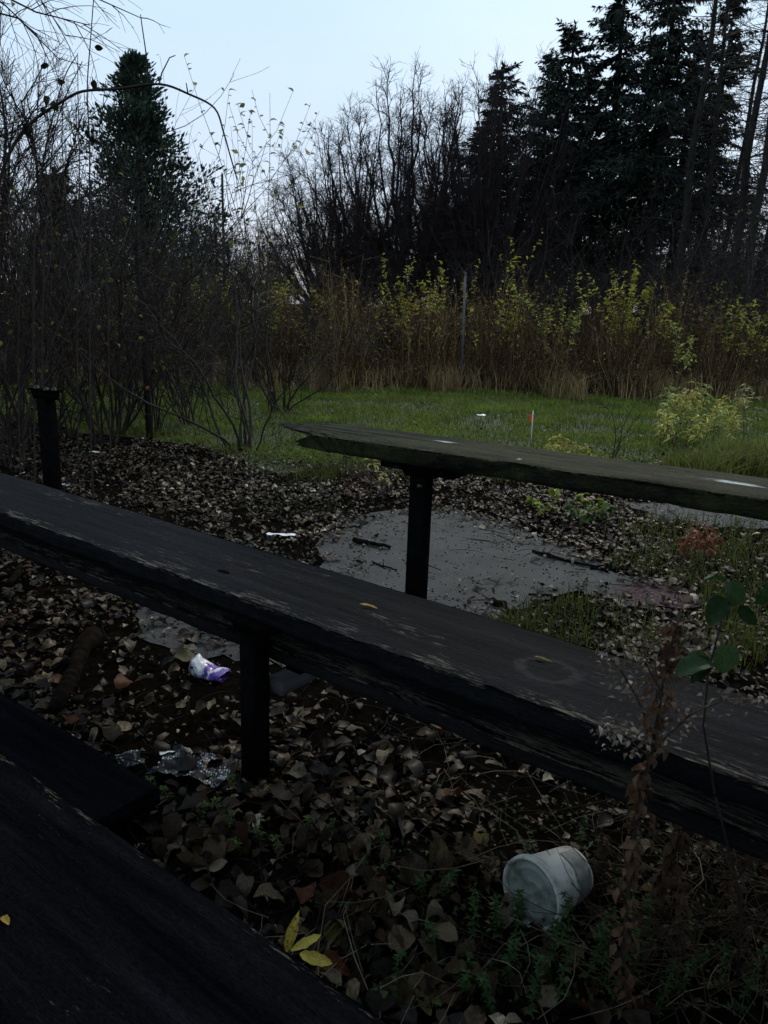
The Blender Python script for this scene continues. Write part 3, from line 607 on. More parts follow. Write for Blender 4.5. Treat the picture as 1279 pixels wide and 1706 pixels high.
# slender, mostly bare larches
def larch(seed, H, r, label, group):
    rnd = random.Random(seed); t = thing('larch_tree', label, 'tree', (0, 0, 0), 0, group); lean = Vector((rnd.uniform(-.03, .05), rnd.uniform(-.03, .03), 1))
    pts = [lean*(H*i/9)+Vector((rnd.uniform(-.05, .05), 0, -.15 if i == 0 else 0)) for i in range(10)]; MB().tube(pts, [r*(1.2 if i == 0 else 1-.09*i) for i in range(10)], 8).build('trunk', M['bark'], t, True)
    S_ = Segs(); z = 1.2
    while z < H*.97:
        for k in range(rnd.randint(2, 4)):
            f = z/H; a = rnd.uniform(0, 2*PI); L = (.5+1.5*(1-f))*rnd.uniform(.4, 1.); i = min(8, int(f*9)); p = pts[i].lerp(pts[i+1], f*9-i); dd = Vector((math.cos(a), math.sin(a), rnd.uniform(-.15, .35))).normalized()
            grow(S_, p, dd, L, .014, 2, 4, rnd, .2, .02, (.5, 1.0), (2, 5), (.3, .55), .45, rmin=.0035)
        z += rnd.uniform(.12, .25)
    S_.build('crown', M['twig'], t); return t
la1 = larch(5, 10, .13, 'slender bare trunk with short twiggy branches at the wood edge', 'slender bare trunks at the edge of the wood'); la1.location = at(1200, 18)
la2 = larch(6, 10.5, .10, la1['label'], la1['group']); la2.location = at(1250, 19.5)
for i, (px, Y, s) in enumerate([(1112, 19, 1.), (1158, 20, .95), (1232, 17, .9), (1285, 18, 1.05), (1268, 22, 1.1), (1330, 17, 1.), (1400, 20, 1.1), (1180, 24, 1.05)]):
    dup((la1, la2)[i % 2], at(px, Y), i*1.7, s)
# domed bare trees
def domed_tree(seed, H, Rr, r, label, group, limbs=46):
    rnd = random.Random(seed); t = thing('domed_tree', label, 'tree', (0, 0, 0), 0, group); fork = H*.14; tr = MB(); S_ = Segs()
    tr.tube([Vector((0, 0, -.15)), Vector((.02, 0, fork*.5)), Vector((0, .02, fork*1.15))], [r*1.3, r, r*.85], 9); tr.build('trunk', M['bark'], t, True); zc = H*.48
    for k in range(limbs):
        a = 2.399963*k+rnd.uniform(-.25, .25); u = (k+.5)/limbs; el = math.asin(min(1, max(-.12, -.12+1.12*u)))+rnd.uniform(-.08, .08)
        e = Vector((math.cos(a)*math.cos(el)*Rr, math.sin(a)*math.cos(el)*Rr, zc+math.sin(el)*(H-zc)))*rnd.uniform(.9, 1.04); b0 = Vector((0, 0, fork*rnd.uniform(.7, 1.1))); c = Vector((e.x*rnd.uniform(.5, .8), e.y*rnd.uniform(.5, .8), b0.z+(e.z-b0.z)*rnd.uniform(.36, .5))); pts = []; n_ = 12
        for i in range(n_+1):
            f = i/n_; p = b0*(1-f)**2+c*2*f*(1-f)+e*f*f; pts.append(p+Vector((rnd.gauss(0, .035), rnd.gauss(0, .035), rnd.gauss(0, .02))) if 0 < i < n_ else p)
        S_.line(pts, r*.62*rnd.uniform(.6, 1.1), .008)
        for q in range(19):
            f = rnd.uniform(.3, 1.)*n_; i = min(n_-1, int(f)); p = pts[i].lerp(pts[i+1], f-i); dl = (pts[i+1]-pts[i]).normalized(); outw = Vector((p.x, p.y, (p.z-zc*.5))).normalized(); nd = (dl*.75+perp(dl, rnd)*.6+outw*.2+Vector((0, 0, .05))).normalized()
            L = H*rnd.uniform(.05, .11)*(1.25-.6*f/n_); m1 = p+nd*L*.5+perp(nd, rnd)*L*.06; m2 = p+(nd+Vector((0, 0, .15))).normalized()*L; S_.line([p, m1, m2], .012, .005)
            for w_ in range(6):
                h = rnd.uniform(.2, 1.); pp = p.lerp(m1, h*2) if h < .5 else m1.lerp(m2, h*2-1); d2 = (nd*.7+perp(nd, rnd)*.75+Vector((0, 0, .1))).normalized(); l2 = H*rnd.uniform(.025, .055); e2 = pp+d2*l2; S_.add(pp, e2, .0055, .0034)
                for v_ in range(2): d3 = (d2+perp(d2, rnd)*.7).normalized(); b3 = pp.lerp(e2, rnd.uniform(.3, .9)); S_.add(b3, b3+d3*l2*rnd.uniform(.4, .8), .004, .0025)
    S_.build('crown', M['twig_far'], t); return t
dl_, dg_ = 'domed bare tree with fanning limbs beside the spruces', 'domed bare trees beside the spruces'
bt = [domed_tree(11, 7.8, 2.9, .17, dl_, dg_), domed_tree(12, 7.4, 2.6, .15, dl_, dg_, 40)]
bt[0].location = at(668, 22.5); bt[0].scale = (1.0, 1.0, .90); bt[1].location = at(588, 24); bt[1].scale = (.95, .95, .84)
bt[0]['label'] = 'broadest domed bare tree, its fanning limbs dark against the sky'; bt[1]['label'] = 'rounded bare tree next to the broadest domed one, on its open side'
for i, (px, Y, s, k, lb) in enumerate([(752, 24, (1., 1., 1.0), 1, 'domed bare tree growing right up against the shorter pointed spruce'), (815, 21.5, (.85, .85, .93), 0, 'taller bare tree whose pale twigs rise in front of the spruces'), (535, 27, (.85, .85, .72), 0, 'lowest domed bare tree at the open end of the row')]): dup(bt[k], at(px, Y), 1.1+i*2.3, s, lb)
far_lab, far_grp = 'distant bare tree in the grey wood far behind the lawn', 'distant bare trees'
for i, (px, Y, s, k) in enumerate([(-60, 32, .85, 0), (30, 36, .8, 1), (110, 30, .62, 0), (190, 38, .8, 1), (300, 36, .72, 0), (370, 40, .66, 1), (440, 40, .62, 0), (850, 33, .8, 1), (930, 36, .9, 0), (1010, 34, .8, 1), (1090, 38, .9, 0), (1170, 34, .8, 1), (1240, 38, .9, 0), (1320, 33, .85, 1), (590, 44, .8, 1)]):
    dup(bt[k], at(px, Y), .4+i*1.9, s, far_lab, far_grp)
# left side conifers and bare trees
c1 = cedar(21, zat(236, 98, 14), 2.5, 'green conical conifer rising above the thicket', profile=lambda f: (1-f)**1.0, n_=27000, col=(.034, .058, .036)); c1.location = at(243, 14)
c2 = spruce(22, zat(105, 285, 13), 'small dark spruce half hidden in the thicket', None, 1.0, .05, 1., trunk_r=.07); c2.location = at(105, 13); 
fine = bare_tree(31, 4.8, .05, 3, 'tall fine twigged bare tree at the end of the thicket', 'fine twigged bare trees by the thicket', 4, .25, kids=(4, 6), rmin=.0022); fine.location = at(20, 9)
for i, (px, Y, s) in enumerate([(-60, 8.5, 1.0)]): dup(fine, at(px, Y), 1+i*2, s)
# ------------------------------------------------------------------ shrubs of the thicket
def leaf_cloud(pos, dirs, L, wid, cols, mat, parent, name='leaves', kind='stuff'):
    tv, tq = leaf_template(3, wid, .5, .3, .3, 5, 1, .1); tv = tv.copy(); tv[:, 0] -= tv[:, 0].min(); k = len(pos)
    d = np.asarray(dirs, float); d /= np.linalg.norm(d, axis=1)[:, None]+1e-9; ref = rng.normal(0, .5, (k, 3))+np.array([0, 0, 1.]); y = np.cross(ref, d); y /= np.linalg.norm(y, axis=1)[:, None]+1e-9; z = np.cross(d, y)
    V, Q, cc = scatter(tv, tq, np.asarray(pos), np.stack([d, y, z], -1), np.broadcast_to(L, (k,)).astype(float), cols); o = part(name, V, [Q], mat, parent, cc, True)
    return tag(o, kind=kind) if kind else o
def shrub(seed, H, stems, spread, label, group, leaves=20, lcol=(.13, .13, .03), name='shrub', r=.0115, mat='cane', twigs=(7, 11), lev=3, lsize=.045, low=.10, tropic=.03):
    rnd = random.Random(seed); t = thing(name, label, 'shrub', (0, 0, 0), 0, group); st = MB(); S_ = Segs(); tips = []
    for k in range(stems):
        a = rnd.uniform(0, 2*PI); q = spread*rnd.uniform(.2, 1.); d = Vector((math.cos(a)*q, math.sin(a)*q, 1)).normalized(); p = Vector((math.cos(a)*.10*rnd.random(), math.sin(a)*.10*rnd.random(), -.05)); pts = [p.copy()]; L = H*rnd.uniform(.65, 1.08); n_ = 9
        for i in range(n_): d = (d+perp(d, rnd)*.22+Vector((math.cos(a), math.sin(a), -.25))*.09*q).normalized(); p = p+d*L/n_; pts.append(p.copy())
        rs = r*rnd.uniform(.6, 1.2); st.tube(pts, [rs*(1-.8*i/n_) for i in range(n_+1)], 5, False); tips.append((pts[-1], d))
        for c in range(rnd.randint(*twigs)):
            f = rnd.uniform(low, 1.)*n_; i = min(n_-1, int(f)); dl = (pts[i+1]-pts[i]).normalized(); a2 = rnd.uniform(.5, 1.1); nd = (dl*math.cos(a2)+perp(dl, rnd)*math.sin(a2)).normalized()
            grow(S_, pts[i].lerp(pts[i+1], f-i), nd, H*rnd.uniform(.12, .3), rs*.4, 1, lev, rnd, .22, tropic, (.5, 1.1), (2, 4), (.4, .7), .6, tips, .0013)
    tag(st.build('stems', M[mat], t, True), kind='stuff'); tag(S_.build('twigs', M['twig'], t), kind='stuff')
    if leaves:
        c = [tips[rnd.randrange(len(tips))] for _ in range(leaves)]; cols = np.array([lcol])*rng.uniform(.4, 1.5, (leaves, 1))
        leaf_cloud(np.array([tuple(p) for p, d in c]), np.array([tuple(d*.4+Vector((rnd.gauss(0, .5), rnd.gauss(0, .5), -.5))) for p, d in c]), rng.uniform(.6, 1.2, leaves)*lsize, .3, cols, M['sapl_leaf'], t)
    return t
TG = 'bare shrubs of the thicket'; TL = 'bare dark many stemmed shrub in the dense thicket behind the lone post'
sh = [shrub(41, 2.5, 11, .40, TL, TG, 40, (.2, .19, .04)), shrub(42, 2.8, 9, .34, TL, TG, 40, (.2, .19, .04), lev=2), shrub(43, 2.1, 12, .6, TL, TG, 50, (.2, .19, .04)), shrub(44, 3.0, 7, .30, TL, TG, 30, (.2, .19, .04), lev=2)]
L_ = [(40, 5.4), (110, 5.7), (190, 6.0), (262, 6.2), (318, 6.6), (-30, 5.0), (75, 6.6), (150, 7.0), (225, 7.2), (300, 7.6), (-70, 6.2), (340, 8.4), (210, 8.8), (10, 4.7), (80, 6.0), (285, 9.2), (380, 9.4), (170, 5.5)]
for i, (px, Y) in enumerate(L_):
    s = random.Random(i).uniform(.68, 1.0)
    if i < 4: sh[i].location = at(px, Y, 700); sh[i].scale = (s,)*3
    else: dup(sh[i % 4], at(px, Y, 700), i*1.37, s)
fs = shrub(51, 1.75, 9, .62, 'open fan shaped shrub at the leaf litter edge with low side twigs over the lawn', None, 26, r=.012, twigs=(8, 11), low=.15, tropic=-.01); fs.location = at(408, 5.55, 750)
fs2 = dup(fs, at(470, 7.6, 700), 2., .85, 'smaller open shrub on the lawn behind the fan shaped one')
# trunk with an orange mark
tk = thing('young_tree', 'young dark trunk with a small orange mark in the thicket', 'tree', at(248, 5.9, 700)); S_ = Segs(); rnd = random.Random(8)
pts = [Vector((0, 0, -.1)), Vector((-.005, 0, .5)), Vector((-.02, .01, 1.)), Vector((-.04, .02, 1.25)), Vector((-.03, .0, 1.5)), Vector((.0, .0, 1.75))]
MB().tube(pts, [.028, .026, .023, .019, .012, .006], 8).build('trunk', M['bark'], tk, True)
for k in range(12): i = rnd.randint(2, 4); grow(S_, pts[i].lerp(pts[i+1], rnd.random()), Vector((rnd.gauss(0, 1), rnd.gauss(0, 1), .8)).normalized(), rnd.uniform(.2, .45), .007, 1, 3, rnd, .2, .03, (.4, .9), (3, 5), rmin=.0013)
S_.build('crown', M['twig'], tk)
M['orange'] = simple('orange_paint', (.45, .12, .03), (.6, .18, .05), 60, .6)
MB().box((.006, -.026, .385), (.022, .008, .03), b=.002).build('mark', M['orange'], tk)
# the long arching cane and the upright whips in front of the sky
def whip(label, px_pts, Y, r0, r1, leaves, name='cane', root=None, twigs=(), group=None):
    W = [D(x, y, Y) for x, y in px_pts]; base = Vector(root) if root else Vector((W[0].x, Y, 0)); t = thing(name, label, 'branch' if name != 'cane' else 'shrub', base, 0, group)
    pts = [Vector((0, 0, -.03))]+[p-base for p in W]
    def smooth(P):
        o = []
        for i in range(len(P)-1):
            a, b_, c, d = P[max(0, i-1)], P[i], P[i+1], P[min(len(P)-1, i+2)]
            for k in range(5): s = k/5; o.append(.5*((2*b_)+(c-a)*s+(2*a-5*b_+4*c-d)*s*s+(3*b_-a-3*c+d)*s**3))
        return o+[P[-1]]
    q = smooth(pts); m = len(q); MB().tube(q, [r0+(r1-r0)*i/(m-1) for i in range(m)], 5).build('stem', M['cane'], t, True)
    if twigs:
        S_ = Segs()
        for tw in twigs:
            w2 = [D(x, y, Y)-base for x, y in tw]; S_.line(w2, r1*1.3, r1*.7)
        tag(S_.build('twigs', M['cane'], t), kind='stuff')
    for (lx, ly, L, dx, dy) in leaves:
        tv, tq = leaf_template(6, .33, .8, .3, .5, int(lx*7+ly), 2, .1); tv = tv*L; tv[:, 0] -= tv[:, 0].min(); p = D(lx, ly, Y)-base; d = Vector((dx, random.Random(lx).uniform(-.5, .5), -dy)).normalized(); y_ = d.cross(Vector((0, 1, .3))).normalized(); z_ = d.cross(y_)
        o = part('leaf', tv, [tq], LMdark, t, smooth=True); o.matrix_local = Matrix.Translation(p) @ Matrix((d, y_, z_)).transposed().to_4x4()
    return t
LMdark = leaf_mat('dark_green_leaf', [(.2, (.010, .012, .008)), (.5, (.022, .026, .012)), (.9, (.05, .05, .02))], .5, .15, 100.)
whip('long arching bare cane with a few dark leaves against the sky', [(-20, 640), (-18, 430), (0, 300), (28, 232), (60, 197), (103, 169), (137, 152), (195, 148), (265, 140), (315, 157), (357, 180), (372, 220), (382, 255), (395, 300)], 3.6, .009, .003,
     [(82, 164, .045, -.3, 1), (92, 170, .05, .4, 1), (75, 180, .04, -.1, 1), (50, 205, .06, 0, 1), (158, 133, .045, 0, 1), (47, 212, .05, .1, 1)], root=(-2.02, 3.6, 0),
     twigs=[[(247, 142), (246, 115), (242, 80), (236, 40), (234, 24)], [(265, 140), (270, 120), (282, 96), (292, 92)], [(313, 156), (310, 138)], [(315, 152), (320, 150)], [(155, 150), (154, 128)], [(240, 112), (252, 112), (260, 104)]])
whip('thin upright whip with curled dark leaves near its tip', [(150, 700), (149, 330), (149, 240), (145, 150), (151, 60), (157, -20)], 3.3, .004, .0018, [(147, 217, .03, 0, 1), (150, 226, .035, .6, .6), (158, 78, .035, 1, .1)], root=tuple(at(150, 3.3, 760)))
whip('leafy twig tip hanging high in front of the sky', [(247, 150), (246, 115), (242, 80), (236, 45), (234, 22)], 3.55, .0025, .0015, [(232, 45, .05, -.2, 1), (229, 52, .05, -.5, 1), (240, 62, .045, .2, 1), (245, 62, .035, 1, .1), (222, 30, .04, -1, .5), (238, 30, .04, 1, .6), (244, 46, .03, 1, .4), (236, 37, .025, .6, .1)], root=tuple(D(247, 160, 3.55)))if False else None
whip('straight pale whip leaning up out of the thicket', [(55, 560), (62, 330), (100, 150), (128, 92)], 3.9, .006, .002, [(100, 136, .04, 1, .1)], root=tuple(at(52, 3.9, 760)))
whip('second straight whip leaning beside the paler one', [(70, 560), (80, 330), (95, 200), (137, 102)], 4.1, .005, .002, [(68, 110, .035, 1, 0)], root=tuple(at(68, 4.1, 740)))
whip('bare upright whip with a bud at its tip', [(128, 560), (132, 300), (130, 180), (129, 88)], 4.3, .004, .0018, [], root=tuple(at(126, 4.3, 740)))
whip('upright whip with a single leaf on top', [(30, 560), (45, 330), (60, 210), (66, 130), (69, 110)], 4.4, .004, .0018, [(70, 108, .04, 1, -.1)], root=tuple(at(28, 4.4, 740)))
whip('bare whip forking under the arching cane', [(180, 560), (172, 330), (170, 200), (176, 135)], 4.5, .004, .0018, [(70, 270, .03, 0, 1)], root=tuple(at(180, 4.5, 740)), twigs=[[(171, 190), (196, 185)], [(171, 230), (155, 180), (140, 160)], [(170, 180), (185, 150), (192, 130)]])
# overhanging branches of a tree out to the side
ot = thing('overhanging_tree', 'bare tree with fine drooping branches hanging over the thicket', 'tree', (-3.3, 3.6, 0)); rnd = random.Random(77); S_ = Segs()
tp = [Vector((0, 0, -.1)), Vector((.05, 0, 1.2)), Vector((.2, 0, 2.4)), Vector((.5, .0, 3.3)), Vector((.9, 0, 3.9))]; MB().tube(tp, [.09, .075, .06, .04, .025], 8).build('trunk', M['bark'], ot, True)
ob = Vector((-3.3, 3.6, 0))
for (A, B, Cc) in [((-120, -120), (40, -40), (110, 60)), ((-100, -60), (60, 20), (150, 42)), ((-60, -160), (100, -30), (235, 30)), ((-160, -20), (30, 30), (100, 100)), ((-130, -90), (10, 10), (62, 60))]:
    w = [D(*A, 3.6)-ob, D(*B, 3.7)-ob, D(*Cc, 3.8)-ob]; w = [tp[3]]+w; S_.line([w[0], w[1]], .016, .008)
    for i in range(8):
        a = w[1].lerp(w[2], i/4) if i < 4 else w[2].lerp(w[3], (i-4)/4); b_ = w[1].lerp(w[2], (i+1)/4) if i < 4 else w[2].lerp(w[3], (i-3)/4)
        S_.add(a, b_, .006-.0005*i, .0055-.0005*i)
        for c in range(1):
            dl = (b_-a).normalized(); ang = rnd.uniform(.4, .9); grow(S_, a.lerp(b_, rnd.random()), (dl*math.cos(ang)+perp(dl, rnd)*math.sin(ang)).normalized(), rnd.uniform(.12, .3), .0026, 2, 3, rnd, .25, -.05, (.4, .9), (2, 4), (.4, .7), .6, rmin=.0009)
S_.build('crown', M['twig'], ot)
print('stage: trees done')
# ------------------------------------------------------------------ saplings with yellowing leaves
def sapling(label, group, px, Y, top, stems, spread, nleaf, lo=.45, col=(.36, .295, .05), lsize=.066, seed=0, wid=.22, stem_r=.007):
    rnd = random.Random(seed); base = Vector(at(px, Y, 640)); H = D(px, top, Y).z; t = thing('yellow_sapling', label, 'sapling', base, 0, group); st = MB(); S_ = Segs(); pos = []; dr = []
    for k in range(stems):
        a = rnd.uniform(0, 2*PI); q = spread*rnd.uniform(.2, 1.7); d = Vector((math.cos(a)*q, math.sin(a)*q, 1)).normalized(); p = Vector((rnd.uniform(-.06, .06), rnd.uniform(-.06, .06), -.04)); pts = [p.copy()]; L = H*rnd.uniform(.72, 1.02); n_ = 8
        for i in range(n_): d = (d+perp(d, rnd)*.07+Vector((0, 0, .02))).normalized(); p = p+d*L/n_; pts.append(p.copy())
        st.tube(pts, [stem_r*(1-.8*i/n_) for i in range(n_+1)], 5, False)
        br = [pts[3:]]
        for c in range(5):
            i = rnd.randint(3, n_-1); dl = (pts[i+1]-pts[i]).normalized(); nd = (dl*.8+perp(dl, rnd)*.6).normalized(); bl = H*rnd.uniform(.12, .32); w = [pts[i], pts[i]+nd*bl*.5, pts[i]+(nd+Vector((0, 0, .25))).normalized()*bl]; S_.line(w, .003, .0015); br.append(w)
        for c in range(int(nleaf*1.9)//stems):
            w = br[rnd.randrange(len(br))] if rnd.random() < .75 else br[0]; i = rnd.randrange(len(w)-1); c0 = w[i].lerp(w[i+1], rnd.random())
            if c0.z < H*lo and rnd.random() < .8: continue
            dl = (w[i+1]-w[i]).normalized(); pos.append(tuple(c0)); dr.append(tuple(dl*.5+perp(dl, rnd)+Vector((0, 0, -.15))))
    tag(st.build('stems', M['cane'], t, True), kind='stuff'); tag(S_.build('twigs', M['cane'], t), kind='stuff'); k = len(pos)
    cols = np.array([col])*rng.uniform(.45, 1.8, (k, 1))*np.array([1, 1, 1.]); g = rng.random(k) < .4; cols[g] *= np.array([.6, .85, .7])
    leaf_cloud(np.array(pos), np.array(dr), rng.uniform(.5, 1.25, k)*lsize, wid, cols, M['sapl_leaf'], t); return t
sapling('broad yellow leaved sapling in front of the domed bare trees', None, 700, 10.6, 398, 6, .32, 520, .5, seed=1)
sapling('thin yellow leaved whip beside the grey fence post', None, 800, 10.4, 405, 2, .12, 120, .5, seed=2)
sapling('narrow sapling with yellowing leaves right of the grey fence post', None, 832, 10.8, 455, 3, .2, 150, .35, seed=3)
sapling('bright yellow green sapling with upswept leafy twigs', None, 940, 10.5, 432, 3, .28, 300, .45, col=(.40, .38, .08), seed=4)
sapling('bushy yellow sapling with the widest crown before the spruces', None, 1040, 10.6, 426, 7, .3, 620, .45, seed=5)
sapling('short pale sapling beside the bushy yellow one', None, 1126, 10.2, 498, 2, .2, 130, .35, col=(.40, .38, .11), seed=6)
sapling('sparse yellowing sapling under the slender bare trunks', None, 1205, 10.9, 478, 4, .3, 190, .4, seed=7)
sapling('sparse yellowing sapling at the wood edge past the slender trunks', None, 1270, 10.4, 470, 4, .3, 160, .4, seed=8)
sapling('brownish leaved sapling between the fan shrub and the broad yellow one', None, 610, 10.8, 440, 6, .4, 330, .35, (.26, .2, .045), seed=9)
sapling('low brownish sapling beside the lawn edge', None, 545, 10.5, 470, 5, .4, 220, .3, (.26, .21, .045), seed=10)
sapling('thin sapling with scattered yellow leaves behind the fan shrub', None, 440, 10.2, 400, 5, .3, 260, .35, (.3, .26, .045), seed=12)
sapling('sparse yellowing sapling seen through the thicket', None, 360, 10.4, 420, 5, .35, 240, .35, (.3, .26, .045), seed=13)
sapling('very tall slim sapling with pale leaves at its tip against the sky', None, 455, 7.6, 95, 5, .09, 150, .66, (.3, .29, .12), .07, seed=11, wid=.25)
for i in range(14):
    r_ = random.Random(70+i); sapling('dull brownish yellow sapling in the scrub behind the lawn', 'dull saplings in the scrub', r_.uniform(480, 1290), r_.uniform(10.8, 12.6), r_.uniform(450, 520), 5, .4, r_.randint(110, 220), .25, (.24, .17, .04) if i % 2 else (.16, .09, .035), .055, seed=70+i)
# undergrowth shrubs below the wood
ug, ul = 'bare shrubs at the foot of the wood', 'bare brown shrub at the foot of the wood'
for i in range(34):
    r_ = random.Random(900+i); px = 330+i*29+r_.uniform(-20, 20); Y = r_.uniform(12.5, 19); dup(sh[i % 4], at(px, Y), i*2.1, r_.uniform(.8, 1.15)*(.62 if px < 800 else 1), ul, ug)
for i in range(26):
    r_ = random.Random(950+i); dup(sh[(i+1) % 4], at(420+i*17+r_.uniform(-15, 15), r_.uniform(17, 30)), i*1.3, r_.uniform(.75, 1.1), ul, ug)
# ------------------------------------------------------------------ dry stems band and dry grass
k = 8000; X = rng.uniform(-9, 10, k); X = X+.45*np.sin(X*5.1)+.25*np.sin(X*11.7+1); Yb = 10.0+rng.random(k)**1.3*3.2+.04*X+.35*np.sin(X*1.9)+.25*np.sin(X*4.7+2)
h = (.35+1.35*rng.random(k)**1.4)*(.8+.7*np.array([mnoise.noise((x*.7, y*.7, 8.)) for x, y in zip(X, Yb)])); P0 = np.c_[X, Yb, np.zeros(k)]
Pm = P0+np.c_[rng.normal(0, .09, k), rng.normal(0, .09, k), h*.55]; P1 = Pm+np.c_[rng.normal(0, .13, k), rng.normal(0, .13, k), h*.45]
sel = rng.integers(0, k, k*2); f = rng.uniform(.3, .95, k*2); Ps = Pm[sel]*(1-f[:, None])+P1[sel]*f[:, None]; Pe = Ps+np.c_[rng.normal(0, .09, k*2), rng.normal(0, .09, k*2), rng.uniform(.04, .2, k*2)]
V1, Q1 = segmesh(np.concatenate([P0, Pm, Ps]), np.concatenate([Pm, P1, Pe]), np.concatenate([np.full(k, .005), np.full(k, .0042), np.full(2*k, .003)]), np.concatenate([np.full(k, .0042), np.full(k, .002), np.full(2*k, .0015)]))
cs = np.array([(.10, .050, .026), (.15, .088, .045), (.06, .035, .022), (.24, .17, .09)])[rng.integers(0, 4, k)]*rng.uniform(.5, 1.3, (k, 1)); call = np.concatenate([cs, cs, cs[sel]])
tag(part('dry_stems', V1, [Q1], M['dry'], None, np.repeat(call, 6, 0)), 'dense band of reddish brown dry stems along the far edge of the lawn', 'dry stems', kind='stuff')
Pd = np.stack([rng.uniform(-8, 9, 16000), 9.6+rng.random(16000)**1.3*2.6], 1); Pd[:, 1] += .3*np.sin(Pd[:, 0]*1.9)+.2*np.sin(Pd[:, 0]*5.3); Pd[:, 0] += .5*np.sin(Pd[:, 0]*4.3); Pd[:, 1] += .04*Pd[:, 0]
V, Qa, Ta, cc = blades(Pd, .08, .42, .0045, np.array([(.40, .29, .14)])*rng.uniform(.25, 1.1, (len(Pd), 1)), .9)
tag(part('dry_grass', V, [Qa, Ta], M['grass'], None, cc), 'pale dry grass at the foot of the brown stems', 'dry grass', kind='stuff')
# brown leaves and seed heads still on the dry stems
k2 = 14000; s_ = rng.integers(0, k, k2); f = rng.uniform(.1, 1, k2)[:, None]; pp = Pm[s_]*(1-f)+P1[s_]*f
dcol = np.array([(.18, .09, .04), (.26, .18, .06), (.12, .08, .04), (.42, .35, .10)])[rng.integers(0, 4, k2)]*rng.uniform(.5, 1.2, (k2, 1))
lc = leaf_cloud(pp, rng.normal(0, 1, (k2, 3)), rng.uniform(.025, .055, k2), .28, dcol, M['sapl_leaf'], None, 'withered_leaves'); tag(lc, 'withered brown leaves hanging on the dry stems behind the lawn', 'withered leaves')
print('stage: mid done')
# ------------------------------------------------------------------ unseen spruces added behind the viewer to darken the foreground
shade = spruce(61, 7.5, 'unseen spruce added behind the viewer to shade the benches', 'added shade spruces', 3.2, .1, 1., z0=.36, droop=.22)
shade.location = (-1.6, -2.2, 0)
for i, (x, y, a, s) in enumerate([(1.5, -1.9, 2.2, 1.), (-4.2, -1.6, 4., 1.05), (4.0, -2.0, 5., 1.05), (0, -4.2, 1., 1.15)]): dup(shade, (x, y, 0), a, s)
# ------------------------------------------------------------------ plastic tub
def lathe(prof, n_=40, axis='X'):
    a = np.arange(n_)*2*PI/n_; V = np.concatenate([np.stack([np.full(n_, x), r*np.cos(a), r*np.sin(a)], 1) for x, r in prof]); k = len(prof)
    Q = [(i*n_+j, (i+1)*n_+j, (i+1)*n_+(j+1) % n_, i*n_+(j+1) % n_) for i in range(k-1) for j in range(n_)]; return V, np.array(Q)
def dirty_white(name, base, dirt, amt, scale=14):
    m, t, b = new_mat(name); f = noise(t, scale, 7, .7); f2 = noise(t, 150, 3, .7)
    c = mixc(t, ramp(t, f, [(amt, (0, 0, 0)), (amt+.22, (1, 1, 1))]), base, dirt); c = mixc(t, ramp(t, f2, [(.66, (0, 0, 0)), (.72, (1, 1, 1))]), c, tuple(.3*x for x in dirt))
    t.links.new(c, b.inputs['Base Color']); b.inputs['Roughness'].default_value = .45; bump(t, b, f2, .15, .002); return m
M['tub'] = dirty_white('dirty_white_plastic', (.46, .48, .45), (.14, .15, .12), .47, 30)
M['tub_lid'] = dirty_white('dirty_clear_lid', (.20, .23, .21), (.06, .07, .05), .45, 35)
M['tub_label'] = dirty_white('torn_wet_label', (.2, .21, .19), (.07, .07, .055), .4, 40)
tc_ = G(884, 1488, .062); tub = thing('plastic_tub', 'dirty white plastic tub lying on its side with lid on among green weeds', 'tub', (tc_.x, tc_.y, 0)); ax = R(40)
TM = Matrix.Translation((0, 0, .061)) @ Matrix.Rotation(ax, 4, 'Z') @ Matrix.Rotation(R(7), 4, 'Y')
V, Q = lathe([(.010, .0605), (.012, .0575), (.03, .056), (.08, .0505), (.118, .0462), (.122, .0452), (.1225, .043), (.119, .041), (.119, .0)]); o = part('body', V, [Q], M['tub'], tub, smooth=True); o.matrix_local = TM
V, Q = lathe([(.004, .0), (.004, .018), (.0028, .020), (.004, .022), (.004, .040), (.0022, .043), (.004, .046), (.005, .054), (.005, .057)]); o = part('lid', V, [Q], M['tub_lid'], tub, smooth=True); o.matrix_local = TM
V, Q = lathe([(.005, .0568), (-.001, .0575), (-.003, .0605), (-.001, .0635), (.006, .0642), (.012, .0635), (.0125, .0605)]); o = part('rim', V, [Q], M['tub'], tub, smooth=True); o.matrix_local = TM
n1, n2 = 26, 10; V = []
for i in range(n1+1):
    a = 1.5+2.6*i/n1; x0 = .072+.012*mnoise.noise((i*.5, 2, 1))+.006*mnoise.noise((i*2., 2, 1))
    for j in range(n2+1): x = x0+(.114-x0)*j/n2; V.append((x, (.0602-.118*x+.0012)*math.cos(a), (.0602-.118*x+.0012)*math.sin(a)))
o = part('label', V, [np.array([(i*(n2+1)+j, i*(n2+1)+j+1, (i+1)*(n2+1)+j+1, (i+1)*(n2+1)+j) for i in range(n1) for j in range(n2)])], M['tub_label'], tub, smooth=True); o.matrix_local = TM
